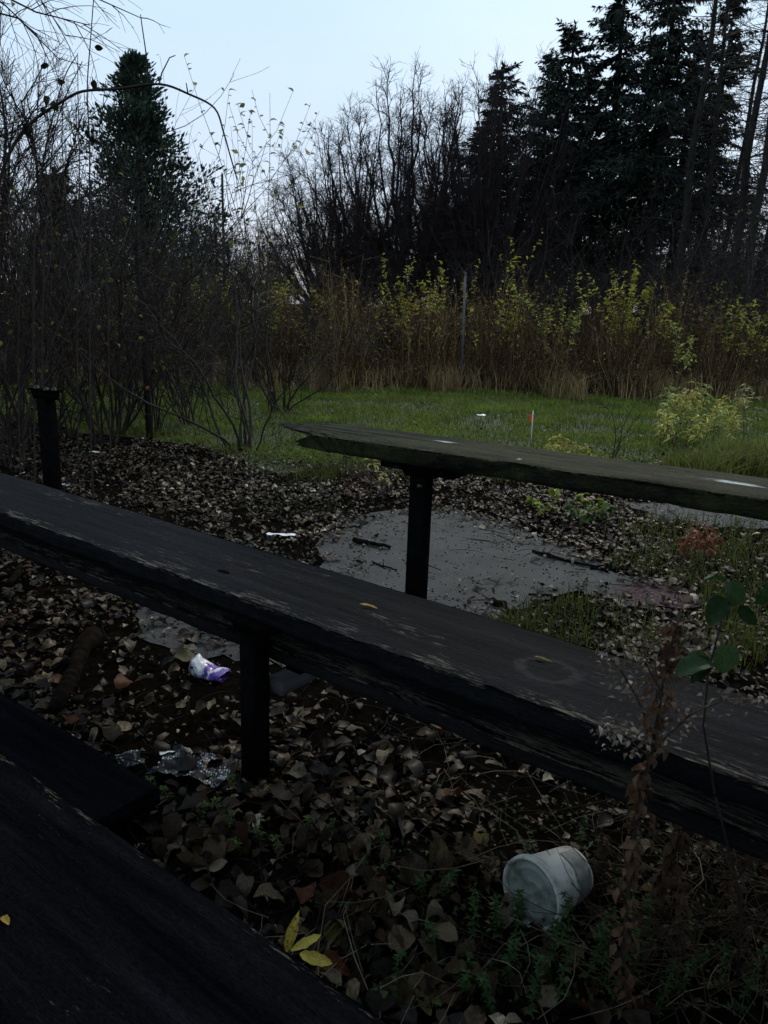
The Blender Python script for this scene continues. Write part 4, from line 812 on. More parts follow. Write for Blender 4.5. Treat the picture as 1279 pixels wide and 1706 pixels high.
# ------------------------------------------------------------------ litter: can, wrapper, paper scraps
def vcol_mat(name, rough=.35, spec=.5):
    m, t, b = new_mat(name); a = t.nodes.new('ShaderNodeAttribute'); a.attribute_name = 'Col'; t.links.new(a.outputs['Color'], b.inputs['Base Color']); b.inputs['Roughness'].default_value = rough; return m
M['can'] = vcol_mat('printed_can', .3)
cn = G(349, 1128); can = thing('crushed_can', 'crumpled white and purple drink can lying in the leaves', 'can', (cn.x, cn.y, 0), R(-18))
n_ = 28; V = []; cc = []
for i in range(25):
    x = -.05+.1*i/24
    for j in range(n_):
        a = 2*PI*j/n_; fl = .45+.55*min(1, max(0, (-x+.012)/.05)); r = .030*(1+.28*mnoise.noise((x*45, math.cos(a)*1.6, math.sin(a)*1.6)))*(.9 if i in (0, 24) else 1)
        y, z = r*math.cos(a)*(1.25-.25*fl), r*math.sin(a)*fl; V.append((x, y+.010*mnoise.noise((x*30, 3, 0)), max(.001, z+.024*fl+.002)))
        w_ = x*40+1.3*mnoise.noise((x*25, a*1.2, 5)); cc.append((.72, .72, .76) if w_ < -.25 or abs(w_-1.1) < .22 else (.10, .03, .30))
Q = [(i*n_+j, i*n_+(j+1) % n_, (i+1)*n_+(j+1) % n_, (i+1)*n_+j) for i in range(24) for j in range(n_)]; part('body', V, [np.array(Q)], M['can'], can, np.array(cc), True)
V = []; cap = []
for i, j0 in ((0, 0), (24, 0)):
    pass
a = np.arange(16)*2*PI/16; MB().add(np.concatenate([np.c_[np.full(16, -.0515), .027*np.cos(a), .027*np.sin(a)*.98+.026], [[-.047, 0, .026]]]), [], [(16, (i+1) % 16, i) for i in range(16)]).build('end_disc', simple('can_end', (.4, .4, .42), (.6, .6, .62), 30, .3), can)
for (x, y, L) in ((-.035, -.028, .02),): MB().box((x, y, .035), (.022, .0008, .010), Matrix.Rotation(.3, 4, 'X')).build('print', simple('dark_print', (.03, .03, .05), (.06, .06, .09), 200, .5), can)
def wrapper_mat():
    m, t, b = new_mat('black_printed_film'); tcn = t.nodes.new('ShaderNodeTexCoord'); f = noise(t, 26, 2, .5); br = t.nodes.new('ShaderNodeTexBrick'); br.inputs['Scale'].default_value = 1; br.inputs['Brick Width'].default_value = .006; br.inputs['Row Height'].default_value = .008; br.inputs['Mortar Size'].default_value = .0013
    br.inputs['Color1'].default_value = (1, 1, 1, 1); br.inputs['Color2'].default_value = (.0, .0, .0, 1); br.inputs['Mortar'].default_value = (0, 0, 0, 1); br.inputs['Bias'].default_value = .1; t.links.new(tcn.outputs['UV'] if False else tcn.outputs['Object'], br.inputs['Vector'])
    zone = ramp(t, f, [(.52, (0, 0, 0)), (.54, (1, 1, 1))]); fine_ = ramp(t, noise(t, 420, 1, .5), [(.40, (0, 0, 0)), (.46, (1, 1, 1))])
    pr = mixc(t, 1., mixc(t, 1., br.outputs['Color'], zone, 'MULTIPLY'), fine_, 'MULTIPLY'); blue = ramp(t, noise(t, 16, 3, .5), [(.66, (0, 0, 0)), (.68, (1, 1, 1))])
    c = mixc(t, pr, (.006, .007, .010), (.9, .9, .9)); c = mixc(t, blue, c, (.22, .27, .34)); t.links.new(c, b.inputs['Base Color']); b.inputs['Roughness'].default_value = .4; b.inputs['Specular IOR Level'].default_value = .2; return m
M['film'] = wrapper_mat()
def sheet_thing(name, label, cat, px, z, sx, sy, rz, mat, amp, seed, nx_=26, ny_=20, freq=28, ragged=.12, tone=None):
    p = G(*px, z); V = []; t = None
    for i in range(nx_+1):
        for j in range(ny_+1):
            u, v = i/nx_-.5, j/ny_-.5; k = 1+ragged*mnoise.noise((u*7, v*7, seed)); x, y = u*sx*k, v*sy*k
            zz = amp*(.5+.5*mnoise.noise((x*freq, y*freq, seed))+.35*abs(mnoise.noise((x*freq*2.3, y*freq*2.3, seed+4))))+.002; V.append((x+.006*mnoise.noise((x*60, y*60, seed+9)), y, zz))
    Q = [(i*(ny_+1)+j, (i+1)*(ny_+1)+j, (i+1)*(ny_+1)+j+1, i*(ny_+1)+j+1) for i in range(nx_) for j in range(ny_)]
    o = part(name, V, [np.array(Q)], mat, None); o.location = (p.x, p.y, z+.004); o.rotation_euler = (0, 0, rz); return tag(o, label, cat)
sheet_thing('snack_wrapper', 'crumpled black printed snack wrapper with white lettering beside the bench post', 'wrapper', (325, 1290), .006, .17, .11, R(-15), M['film'], .03, 3)
sheet_thing('snack_wrapper', 'small black printed wrapper scrap by the end of the low foot board', 'wrapper', (217, 1272), .006, .055, .06, R(30), M['film'], .014, 11, 14, 14)
M['paper'] = dirty_white('wet_white_paper', (.75, .76, .78), (.5, .5, .5), .55, 40)
for (px, sx, sy, rz, lab) in [((468, 896), .13, .03, R(5), 'flattened strip of white paper lying by the asphalt pad'), ((111, 812), .05, .03, R(10), 'white shell shaped scrap beside the foot of the lone post'), ((157, 757), .06, .03, R(0), 'crumpled white paper scrap at the edge of the thicket'), ((36, 793), .04, .025, R(15), 'small white scrap behind the long bench left of the lone post'), ((801, 694), .09, .05, R(0), 'white scrap lying out on the lawn'), ((285, 1263), .05, .012, R(20), 'thin white torn strip beside the printed wrapper')]:
    sheet_thing('paper_scrap', lab, 'paper', px, .012 if px[1] > 700 else .04, sx, sy, rz, M['paper'], .02, int(px[0]), 12, 10)
# ------------------------------------------------------------------ sticks
M['stick'] = simple('wet_dead_wood', (.004, .0035, .003), (.018, .014, .011), 60, .9, .8, (.3, 1, 1), .0)
def stick(label, a, b, r, seed=0, forks=0, z=None, name='fallen_stick', cat='stick'):
    rnd = random.Random(seed); A = G(*a); B = G(*b); base = A.copy(); d = B-A; pts = [Vector((0, 0, r))+d*(i/6)+Vector((rnd.uniform(-1, 1)*.012, rnd.uniform(-1, 1)*.012, rnd.uniform(0, .006))) for i in range(7)]
    m = MB().tube(pts, [r*(1-.35*i/6)*rnd.uniform(.85, 1.1) for i in range(7)], 8)
    t = thing(name, label, cat, base); m.build('limb', M['stick'], t, True)
    for f in range(forks):
        i = rnd.randint(1, 5); e = Vector((rnd.uniform(-1, 1), rnd.uniform(-1, 1), .15))*d.length*.3; MB().tube([pts[i], pts[i]+e*.5+Vector((0, 0, .01)), pts[i]+e], [r*.6, r*.45, r*.2], 5).build('fork', M['stick'], t, True)
    return t
stick('short thick piece of branch lying on the asphalt pad', (592, 906), (646, 915), .013, 1)
stick('long forked dead branch at the asphalt edge', (884, 922), (1012, 955), .008, 2, 3)
stick('straight dead stick half buried in leaves past the forked branch', (985, 950), (1110, 958), .007, 3, 1)
stick('dark stub of wood at the lower edge of the asphalt pad', (822, 1006), (864, 1034), .014, 4, 1)
stick('thin forked twig at the back of the asphalt pad', (530, 890), (615, 874), .005, 5, 2)
stick('thick dark mossy log lying in the leaves beside the low foot board', (152, 1075), (88, 1205), .030, 6, name='fallen_log', cat='log')
stick('bent stick on the leaves under the long bench', (-10, 968), (96, 945), .007, 7, 1)
stick('thick dark stick under the long bench near the lone post', (12, 985), (52, 925), .016, 8)
stick('thin pale stick lying under the seat by the red paint', (880, 992), (975, 994), .005, 9)
stick('crooked twig on the open asphalt beside the bench post', (620, 940), (660, 952), .004, 10, 2)
stick('slim dark stick across the leaves below the foot board', (650, 1190), (800, 1165), .004, 11, 1)
stick('thin bent twig lying across leaves right of the bench post', (500, 1260), (640, 1195), .0035, 12, 1)
# ------------------------------------------------------------------ debris on the asphalt, twigs in the litter
k = 2600; Pd = np.stack([rng.uniform(-1.2, 2.6, 9000), rng.uniform(2.0, 4.6, 9000)], 1); Pd = Pd[inside(ASPH, Pd) | inside(ASPH2, Pd)]; k = len(Pd)
tv = np.array([(-.5, -.35, 0), (.5, -.3, 0), (.35, .4, 0), (-.4, .35, 0), (0, 0, .5)]); tt = np.array([(0, 1, 4), (1, 2, 4), (2, 3, 4), (3, 0, 4)])
dc = np.where((rng.random(k) < .35)[:, None], np.array([(.32, .32, .31)]), np.array([(.012, .01, .009)]))*rng.uniform(.6, 1.2, (k, 1))
V, Q, cc = scatter(tv, tt, np.c_[Pd, np.full(k, .0045)], rotz_np(rng.uniform(0, 6.3, k)), rng.uniform(.003, .011, k)*np.where(dc[:, 0] > .1, .55, 1), dc)
tag(part('asphalt_grit', V, [Q], M['dry'], None, cc), 'specks of grit and crumbled leaf on the asphalt', 'grit', kind='stuff')
def litter_sticks(name, label, n_, region, Lr, rr, colr, zr, seed, lift=.02):
    r_ = np.random.default_rng(seed); X = []; 
    px = r_.uniform(region[0], region[2], n_); py = r_.uniform(region[1], region[3], n_); A = np.array([tuple(G(a, b)) for a, b in zip(px, py)]); A[:, 2] = r_.uniform(*zr, n_); an = r_.uniform(0, 2*PI, n_); L = r_.uniform(*Lr, n_)
    d = np.c_[np.cos(an), np.sin(an), r_.normal(0, lift/.1, n_)*.2]*L[:, None]; bend = np.c_[-np.sin(an), np.cos(an), np.abs(r_.normal(0, .6, n_))]*(L*.12)[:, None]
    p0, p1, p2, p3 = A, A+d*.33+bend*.8, A+d*.66+bend, A+d; p3[:, 2] = np.maximum(.003, p3[:, 2]); rad = r_.uniform(*rr, n_)
    V, Q = segmesh(np.concatenate([p0, p1, p2]), np.concatenate([p1, p2, p3]), np.concatenate([rad, rad, rad*.8]), np.concatenate([rad, rad*.8, rad*.5])); col = np.array([colr])*r_.uniform(.5, 1.3, (n_, 1)); col = np.concatenate([col]*3)
    tag(part(name, V, [Q], M['dry'], None, np.repeat(col, 6, 0)), label, 'twigs', kind='stuff')
litter_sticks('twig_debris', 'fine dark twigs strewn over asphalt and leaves', 900, (0, 840, 1279, 1600), (.03, .18), (.0008, .0026), (.02, .016, .012), (.006, .02), 3)
litter_sticks('dry_grass_stems', 'pale thin dry grass stems lying over the weedy corner by the tub', 180, (430, 1200, 1330, 1720), (.06, .24), (.0005, .0010), (.17, .145, .105), (.01, .06), 4, .1)
# ------------------------------------------------------------------ small plants
def stem_path(base, H, lean, rnd, n_=6):
    p = Vector((0, 0, -.01)); d = Vector((lean[0], lean[1], 1)).normalized(); pts = [p.copy()]
    for i in range(n_): d = (d+perp(d, rnd)*.10).normalized(); p = p+d*H/n_; pts.append(p.copy())
    return pts
def plant(name, label, cat, base, H, nleaf, L, wid, col, seed, group=None, lean=.15, lo=.2, droop=-.2, up=.2, stem_col='cane', r=.003, whorl=0, stems=1, vary=.4):
    rnd = random.Random(seed); t = thing(name, label, cat, base, rnd.uniform(0, 6), group); m = MB(); pos = []; dr = []
    for s in range(stems):
        pts = stem_path(base, H*rnd.uniform(.7, 1.05), (rnd.uniform(-lean, lean), rnd.uniform(-lean, lean)), rnd); n_ = len(pts)-1
        if stems > 1: o_ = Vector((rnd.uniform(-.05, .05), rnd.uniform(-.05, .05), 0)); pts = [p+o_ for p in pts]
        m.tube(pts, [r*(1-.6*i/n_) for i in range(n_+1)], 5, False)
        def atf(f): f = f*n_; i = min(n_-1, int(f)); return pts[i].lerp(pts[i+1], f-i)
        if whorl:
            nw = max(2, int(nleaf/whorl))
            for w_ in range(nw):
                c = atf(lo+(1-lo)*w_/(nw-1)); a0 = rnd.random()*6
                for q in range(whorl): a = a0+2*PI*q/whorl; pos.append(tuple(c)); dr.append((math.cos(a), math.sin(a), up))
        else:
            for q in range(nleaf//stems):
                c = atf(rnd.uniform(lo, 1)); a = q*2.4+rnd.uniform(-.3, .3); pos.append(tuple(c)); dr.append((math.cos(a), math.sin(a), rnd.uniform(droop, up+.1)))
    m.build('stem', M[stem_col], t, True); k = len(pos); c_ = np.array([col])*rng.uniform(1-vary, 1+vary, (k, 1))
    leaf_cloud(np.array(pos), np.array(dr), rng.uniform(.7, 1.15, k)*L, wid, c_, M['weed'], t); return t
M['red_stem'] = simple('red_weed_stem', (.05, .018, .012), (.08, .03, .02), 30, .6)
M['green_stem'] = simple('green_weed_stem', (.03, .045, .012), (.05, .07, .02), 30, .6)
gl, gg = 'small green whorled weed among the leaves near the tub', 'green whorled weeds'
for i, (px, py, H) in enumerate([(852, 1600, .12), (872, 1560, .10), (900, 1640, .13), (955, 1600, .12), (935, 1575, .10), (975, 1640, .13), (1000, 1590, .11), (700, 1490, .07), (740, 1600, .08), (800, 1650, .09), (1050, 1640, .12), (640, 1430, .07), (930, 1690, .12), (765, 1670, .08), (1150, 1560, .12), (1190, 1640, .13), (1060, 1540, .11), (1230, 1690, .12), (1010, 1650, .13), (870, 1440, .06), (960, 1410, .07), (1050, 1460, .09), (1110, 1500, .1), (790, 1560, .08), (820, 1690, .1), (600, 1560, .06), (650, 1640, .07), (1020, 1690, .13), (880, 1690, .12), (845, 1640, .11), (980, 1560, .10), (1080, 1600, .13), (610, 1470, .06), (680, 1560, .07), (1090, 1690, .12), (830, 1560, .08), (905, 1590, .09), (1120, 1650, .12), (560, 1400, .06), (740, 1500, .07)]):
    plant('whorled_weed', gl, 'weed', G(px, py), H, 42, .016, .17, (.035, .075, .022), 300+i, gg, .35, .15, 0, .25, 'green_stem', .0011, 7)
hl, hg = 'small yellow green whorled weed in the leaves beside the bench post', 'yellow green weeds by the bench post'
for i, (px, py, H) in enumerate([(345, 1400, .06), (375, 1410, .07), (405, 1420, .06), (330, 1375, .05), (440, 1410, .06), (285, 1330, .06), (260, 1325, .05), (360, 1370, .06), (470, 1430, .05), (520, 1390, .05), (390, 1330, .06)]):
    plant('whorled_weed', hl, 'weed', G(px, py), H, 28, .017, .18, (.08, .11, .03), 340+i, hg, .4, .2, 0, .25, 'green_stem', .001, 7)
# tall dried weed in the corner
M['red_stem'] = M['red_stem']
dw = thing('dried_weed', 'tall dried brown weed with curled leaves and seed heads in front of the long bench', 'weed', tuple(G(1040, 1705))); dwb = Vector(dw.location); rnd = random.Random(5)
Yw = dwb.y; W = [Vector((0, 0, -.02))]+[D(x, y, Yw+dy)-dwb for x, y, dy in [(1038, 1600, .0), (1048, 1450, .01), (1066, 1330, .02), (1090, 1230, .03), (1105, 1130, .04), (1125, 1050, .05), (1140, 1000, .06)]]
MB().tube(W, [.0035, .0033, .003, .0028, .0025, .002, .0016, .001], 6).build('stem', M['cane'], dw, True)
side = [[D(*q)-dwb for q in w] for w in [[(1090, 1230, Yw+.03), (1060, 1160, Yw+.03), (1030, 1110, Yw+.03), (1005, 1085, Yw+.03)], [(1085, 1250, Yw+.03), (1150, 1190, Yw), (1210, 1165, Yw-.02), (1275, 1165, Yw-.03)], [(1105, 1130, Yw+.04), (1135, 1090, Yw+.04), (1165, 1040, Yw+.05)], [(1100, 1150, Yw+.03), (1078, 1110, Yw+.03), (1070, 1070, Yw+.03)], [(1110, 1110, Yw+.04), (1190, 1120, Yw+.02), (1205, 1075, Yw+.02)], [(1080, 1260, Yw+.02), (1040, 1225, Yw+.01), (1000, 1215, Yw)]]]
S_ = Segs(); [S_.line(w, .0016, .0008) for w in side]; S_.build('side_stems', M['cane'], dw); tag(dw.children[-1], kind='stuff')
pos = []; dr = []; Ls = []; cols = []
for q in range(300):
    f = rnd.uniform(.3, 6.2); i = int(f); c = W[i].lerp(W[i+1], f-i); a = rnd.uniform(0, 6.28); pos.append(tuple(c+Vector((rnd.gauss(0, .006), rnd.gauss(0, .006), 0)))); dr.append((math.cos(a), math.sin(a), rnd.uniform(-1.8, -.2))); Ls.append(rnd.uniform(.012, .028)); cols.append((.12, .066, .038))
for w in side:
    for q in range(95):
        f = rnd.uniform(.3, len(w)-1.001); i = int(f); c = w[i].lerp(w[i+1], f-i)+Vector((rnd.gauss(0, .011), rnd.gauss(0, .011), rnd.gauss(0, .011))); pos.append(tuple(c)); dr.append((rnd.gauss(0, 1), rnd.gauss(0, 1), rnd.gauss(0, .8))); Ls.append(rnd.uniform(.006, .016)); cols.append((.16, .12, .085) if rnd.random() < .8 else (.35, .31, .26))
leaf_cloud(np.array(pos), np.array(dr), np.array(Ls), .26, np.array(cols)*rng.uniform(.5, 1.3, (len(pos), 1)), M['weed'], dw, 'withered_leaves')
dw2 = plant('dried_weed', 'second dried brown weed with hanging curled leaves below the bench edge', 'weed', G(1075, 1560), .27, 90, .03, .24, (.085, .05, .03), 77, None, .1, .1, -1.5, -.2, 'cane', .0025)
for i, (px, py, H) in enumerate([(1180, 1560, .30), (1240, 1480, .34), (1130, 1640, .24), (1265, 1640, .30), (1010, 1480, .16), (1160, 1440, .26)]):
    plant('dried_weed', 'thin dried brown weed in the tangle beneath the end of the long bench', 'weed', G(px, py), H, 70, .022, .22, (.07, .042, .026), 790+i, 'thin dried weeds in the tangle', .3, .1, -1.4, .1, 'cane', .0018)
litter_sticks('weed_tangle', 'tangle of thin dark dead stems beneath the end of the long bench', 330, (1010, 1240, 1340, 1720), (.06, .28), (.0006, .0014), (.06, .045, .032), (.01, .11), 9, .16)
# bramble sprig with broad green leaves
M['bramble'] = leaf_mat('bramble_green', [(.2, (.010, .026, .008)), (.45, (.022, .052, .016)), (.9, (.05, .09, .03))], .5, .25, 110.)
bs = thing('bramble_sprig', 'bramble sprig with broad green leaves reaching up before the long bench', 'plant', tuple(G(1230, 1640))); bb = Vector(bs.location); Yb_ = .93
W = [Vector((0, 0, -.02)), D(1235, 1500, .97)-bb, D(1190, 1320, .94)-bb, D(1172, 1210, Yb_)-bb, D(1180, 1120, Yb_)-bb, D(1195, 1060, Yb_)-bb, D(1215, 980, Yb_)-bb]
MB().tube(W, [.0020, .0019, .0018, .0016, .0014, .0012, .001], 6).build('stem', M['cane'], bs, True)
for (x0, y0, x1, y1, L, wd, tw) in [(1212, 968, 1220, 1022, .045, .44, .0), (1210, 1000, 1172, 1052, .042, .36, .5), (1205, 975, 1165, 964, .036, .3, 1.2), (1200, 1070, 1205, 1135, .05, .40, .3), (1185, 1100, 1143, 1150, .04, .34, .6), (1235, 1005, 1265, 1050, .04, .28, .9), (1255, 1000, 1285, 958, .04, .34, .3), (1180, 1110, 1110, 1128, .035, .34, .5)]:
    p = D(x0, y0, Yb_)-bb; q = D(x1, y1, Yb_-.01)-bb; d = (q-p).normalized(); nrm = Vector((.15, -.75, .6)); nrm = (Matrix.Rotation(tw, 3, d) @ (nrm-d*nrm.dot(d))).normalized(); y_ = nrm.cross(d)
    tv, tq = leaf_template(9, wd, .35, .28, .2, int(x0+y0), 3, .12); tv = tv*(q-p).length*.85; tv[:, 0] -= tv[:, 0].min(); o = part('leaf', tv, [tq], M['bramble'], bs, smooth=True); o.matrix_local = Matrix.Translation(p) @ Matrix((d, y_, nrm)).transposed().to_4x4()
    MB().tube([p, p.lerp(min(W, key=lambda w_: (w_-p).length), .98)], [.0009, .001], 5).build('leaf_stalk', M['green_stem'], bs)
# yellow three leaved sprig behind the low plank
ys_ = thing('yellow_sprig', 'three spotted yellow leaves of a sprig poking up beside the low plank', 'plant', tuple(G(470, 1610, .0))); yb = Vector(ys_.location); c0 = G(478, 1592, .11)-yb
MB().tube([Vector((0, 0, -.01)), c0*.5+Vector((.003, 0, .01)), c0], [.002, .0017, .0013], 6).build('stem', M['cane'], ys_, True)
M['spotted'] = leaf_mat('spotted_yellow', [(.18, (.03, .02, .01)), (.33, (.16, .09, .02)), (.42, (.48, .37, .06)), (.9, (.6, .48, .10))], .5, .2, 160.)
for (x0, y0, x1, y1, wd) in [(479, 1582, 499, 1514, .13), (484, 1584, 537, 1556, .13), (498, 1588, 556, 1606, .16), (475, 1575, 466, 1562, .2)]:
    p = G(x0, y0, .11)-yb; q = D(x1, y1, (G(x0, y0, .11).y+(.02 if y1 < y0 else .0)))-yb; d = (q-p).normalized(); nrm = Vector((0, -.7, .7)); nrm = (nrm-d*nrm.dot(d)).normalized(); y_ = nrm.cross(d)
    tv, tq = leaf_template(9, wd, .3, .2, .2, int(x1), 2, .25); tv = tv*(q-p).length; tv[:, 0] -= tv[:, 0].min(); o = part('leaf', tv, [tq], M['spotted'], ys_, smooth=True); o.matrix_local = Matrix.Translation(p) @ Matrix((d, y_, nrm)).transposed().to_4x4()
    MB().tube([p, c0], [.001, .0012], 5).build('leaf_stalk', M['cane'], ys_)
# plants round the asphalt and lawn
ql, qg = 'yellow green goldenrod stem with drooping narrow leaves in the roadside clump', 'goldenrod stems of the clump on the lawn'
for i in range(34):
    r_ = random.Random(600+i); px = r_.uniform(1098, 1215); Y = r_.uniform(6.0, 6.9); c = (.52, .46, .11) if r_.random() < .55 else (.27, .32, .09)
    plant('goldenrod', ql, 'plant', at(px, Y, 720), r_.uniform(.38, .52), 34, .085, .10, c, 600+i, qg, .2, .35, -.5, .45, 'red_stem', .0035)
for i, (px, Y) in enumerate([(1250, 6.2), (1268, 6.4), (1285, 6.1), (1240, 6.8), (1295, 6.6), (1225, 7.0)]):
    plant('goldenrod', 'pale goldenrod stem in the dark weeds beyond the larger clump', 'plant', at(px, Y, 720), .55, 24, .09, .10, (.32, .28, .12), 660+i, 'pale goldenrod stems', .15, .4, -.6, .3, 'red_stem', .0035)
yl_, yg_ = 'low yellow leaved plant on the lawn behind the mossy bench', 'low yellow plants behind the mossy bench'
for i, (px, py) in enumerate([(910, 762), (925, 768), (940, 760), (955, 772), (930, 756), (970, 778), (985, 780), (945, 778), (918, 775)]):
    plant('yellow_weed', yl_, 'plant', G(px, py), .17, 22, .06, .12, (.42, .36, .07), 680+i, yg_, .3, .3, -.4, .4, 'green_stem', .002)
for i, (px, py) in enumerate([(895, 870), (915, 862), (960, 872), (985, 868), (1005, 880), (975, 885), (940, 880)]):
    plant('seedling', 'low seedling with broad yellow green leaves at the back of the asphalt pad', 'plant', G(px, py), .16, 16, .055, .34, (.24, .27, .05) if i < 4 else (.09, .13, .04), 700+i, 'broad leaved seedlings by the asphalt', .35, .35, -.2, .4, 'red_stem', .002)
for i, (px, py, H) in enumerate([(1150, 950, .30), (1165, 955, .24), (1130, 945, .2), (1180, 948, .2)]):
    plant('red_weed', 'withered orange red weed with thin drooping leaves under the mossy bench', 'weed', G(px, py), H, 30, .055, .12, (.22, .075, .035), 720+i, 'orange red weeds', .15, .5, -.9, .1, 'red_stem', .003)
for i, (px, py, H) in enumerate([(600, 835, .22), (622, 838, .2), (640, 832, .18), (585, 830, .16)]):
    plant('red_weed', 'dark red stemmed weed beside the broken end of the mossy bench', 'weed', G(px, py), H, 26, .05, .14, (.07, .03, .025), 740+i, 'dark red weeds', .25, .2, -.4, .3, 'red_stem', .003)
plant('yellow_weed', 'weed with a star of pale yellow leaves under the broken bench end', 'weed', G(617, 832), .27, 12, .075, .13, (.36, .32, .09), 760, None, .05, .75, -.5, .3, 'green_stem', .003)
plant('yellow_weed', 'smaller weed with pale yellow star leaves beside the dark red weeds', 'weed', G(636, 838), .17, 12, .06, .13, (.33, .27, .10), 761, None, .05, .7, -.5, .3, 'green_stem', .003)
plant('dead_stalk', 'dark dead stalk standing under the broken bench end', 'weed', G(573, 822), .28, 22, .04, .2, (.03, .018, .014), 762, None, .06, .1, -1., .2, 'cane', .006)
# bare little sapling and survey flag on the lawn
bsap = shrub(91, .62, 3, .3, 'thin bare leafless sapling standing on the lawn behind the mossy bench', None, 0, name='bare_sapling', r=.006, twigs=(3, 5), lev=2); bsap.location = G(1006, 768); 
for ch in bsap.children: pass
fl = thing('marker_flag', 'small orange marker flag on a thin white wire stuck in the lawn', 'flag', tuple(G(884, 742))); fb = Vector(fl.location)
M['wire'] = simple('white_wire', (.7, .7, .7), (.8, .8, .8), 30, .5); M['flag'] = simple('orange_flag', (.75, .10, .03), (.85, .16, .05), 30, .6)
top = D(888, 684, fb.y)-fb; MB().tube([Vector((0, 0, -.03)), top*.5, top], [.0035, .0035, .0035], 6).build('wire', M['wire'], fl, True)
V = []; w0 = D(889, 686, fb.y)-fb
for i in range(6):
    for j in range(5): u = i/5; v = j/4; V.append((w0.x-.004-.028*u+.012*math.sin(v*5+u*4)*u, .012*math.sin(u*6+v*2), w0.z-.09*v-.025*u*(1-v)))
part('flag', V, [np.array([(i*5+j, (i+1)*5+j, (i+1)*5+j+1, i*5+j+1) for i in range(5) for j in range(4)])], M['flag'], fl, smooth=True)
M['galv'] = simple('galvanised_steel', (.05, .052, .055), (.10, .105, .11), 20, .6)
fp = thing('fence_post', 'thin grey metal post standing among the yellow saplings', 'post', at(768, 10.25, 640)); tp_ = D(775, 458, 10.25)-Vector(fp.location)
MB().tube([Vector((0, 0, -.1)), tp_*.5, tp_], [.014, .014, .014], 8).build('pole', M['galv'], fp, True); MB().tube([tp_, tp_+Vector((0, 0, .03))], [.017, .012], 8).build('cap', M['galv'], fp)
up_ = thing('utility_pole', 'distant dark straight pole rising above the thicket', 'pole', at(375, 27)); hz = D(375, 291, 27).z; MB().tube([Vector((0, 0, -.2)), Vector((0, 0, hz*.5)), Vector((0, 0, hz))], [.05, .045, .04], 8).build('pole', M['bark'], up_, True); MB().tube([Vector((0, 0, hz)), Vector((0, 0, hz+.08))], [.03, .01], 6).build('tip', M['bark'], up_)
# grass tufts, moss and low weeds between the leaves
r9 = np.random.default_rng(12)
def tuft_field(name, label, regs, hmin, hmax, wid, col, cat):
    P_ = []
    for (x0, y0, x1, y1, n_) in regs:
        c = [(r9.uniform(x0, x1), r9.uniform(y0, y1)) for _ in range(max(1, n_//30))]
        for q in c:
            g = G(*q); P_.append(np.c_[r9.normal(g.x, .06, 30), r9.normal(g.y, .06, 30)])
    P_ = np.concatenate(P_); P_ = P_[~inside(ASPH, P_)]; cols = np.array([col])*r9.uniform(.5, 1.5, (len(P_), 1)); V, Qa, Ta, cc = blades(P_, hmin, hmax, wid, cols, .7); tag(part(name, V, [Qa, Ta], M['grass'], None, cc), label, cat, kind='stuff')
tuft_field('grass_tufts', 'short grass tufts growing through the leaves right of the asphalt', [(880, 1000, 1100, 1090, 700), (1010, 870, 1279, 1000, 1900), (700, 1040, 900, 1060, 500), (1060, 790, 1279, 830, 1800), (500, 770, 900, 800, 1800), (1200, 1000, 1279, 1100, 800)], .025, .09, .0022, (.085, .095, .022), 'grass')
tuft_field('long_grass', 'longer grass clump at the lawn edge beyond the mossy bench', [(1195, 770, 1279, 800, 1700), (1120, 795, 1215, 812, 700)], .1, .24, .005, (.14, .15, .035), 'grass')
k = 5200; reg = [(380, 740, 560, 800), (420, 760, 560, 860), (1000, 900, 1279, 1010), (640, 1010, 1000, 1080), (560, 1330, 1279, 1700)]; ps = []
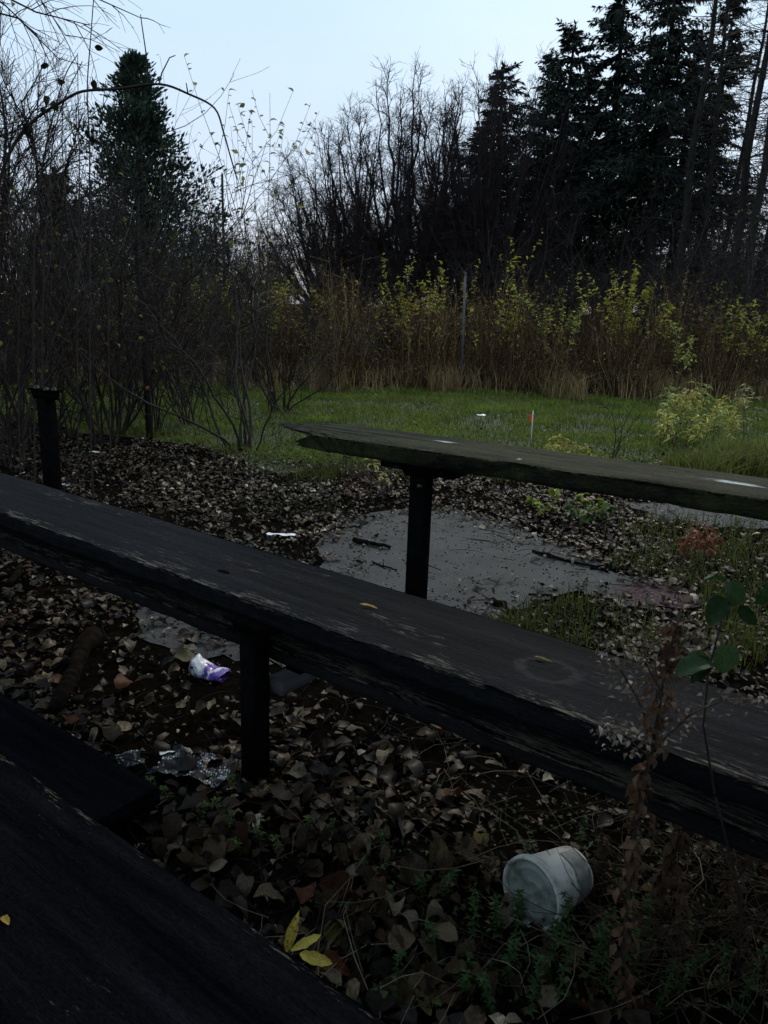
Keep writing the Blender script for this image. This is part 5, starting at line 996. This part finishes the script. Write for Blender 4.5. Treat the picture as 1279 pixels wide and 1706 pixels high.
for i in range(k):
    a = reg[i % 5]; g = G(r9.uniform(a[0], a[2]), r9.uniform(a[1], a[3])); ps.append((g.x, g.y, r9.uniform(.004, .035)))
ps = np.array(ps); ps = ps[~inside(ASPH, ps)]; k = len(ps); cl = np.array([(.035, .055, .018), (.055, .075, .025), (.03, .04, .015)])[r9.integers(0, 3, k)]*r9.uniform(.4, 1.1, (k, 1)); dd_ = np.c_[r9.normal(0, 1, (k, 2)), r9.uniform(-.1, .8, k)]
tag(leaf_cloud(ps, dd_, r9.uniform(.008, .02, k), .3, cl, M['weed'], None, 'ground_weeds'), 'tiny green ground weeds growing through the fallen leaves', 'ground weeds')
# crumbled small leaf bits everywhere
k = 26000; Pf = np.stack([rng.uniform(-4, 4, k), .6+5.8*rng.random(k)**1.2], 1); Pf = Pf[~inside(ASPH, Pf) & ~inside(LAWN, Pf)]; k = len(Pf); tv, tq = leaf_template(2, .4, .9, .4, .6, 3, 1, .5)
V, Q, cc = scatter(tv, tq, np.c_[Pf, rng.uniform(.002, .012, k)], rotz_np(rng.uniform(0, 6.3, k)) @ rotx_np(rng.normal(0, .5, k)), rng.uniform(.008, .022, k), litter_cols(k)*.8)
tag(part('leaf_crumbs', V, [Q], M['litter'], None, cc), 'crumbled bits of brown leaf between the larger leaves', 'leaf litter', kind='stuff')
# pale leaves strewn on the lawn
k = 110; Pl = np.stack([rng.uniform(-3, 5, 1500), rng.uniform(5.4, 10, 1500)], 1); Pl = Pl[inside(LAWN, Pl)][:k]; k = len(Pl); tv, tq = TPL[2]
V, Q, cc = scatter(tv, tq, np.c_[Pl, rng.uniform(.03, .06, k)], rotz_np(rng.uniform(0, 6.3, k)) @ rotx_np(rng.normal(0, .4, k)), rng.uniform(.035, .06, k), np.array([(.3, .29, .25)])*rng.uniform(.4, 1.2, (k, 1)))
tag(part('lawn_leaves', V, [Q], M['litter'], None, cc), 'pale fallen leaves strewn over the grass', 'leaf litter', kind='stuff')
print('stage: all done')
print('TRIS', sum(sum(max(0, len(p.vertices)-2) for p in m.polygons) for m in bpy.data.meshes)) if False else None
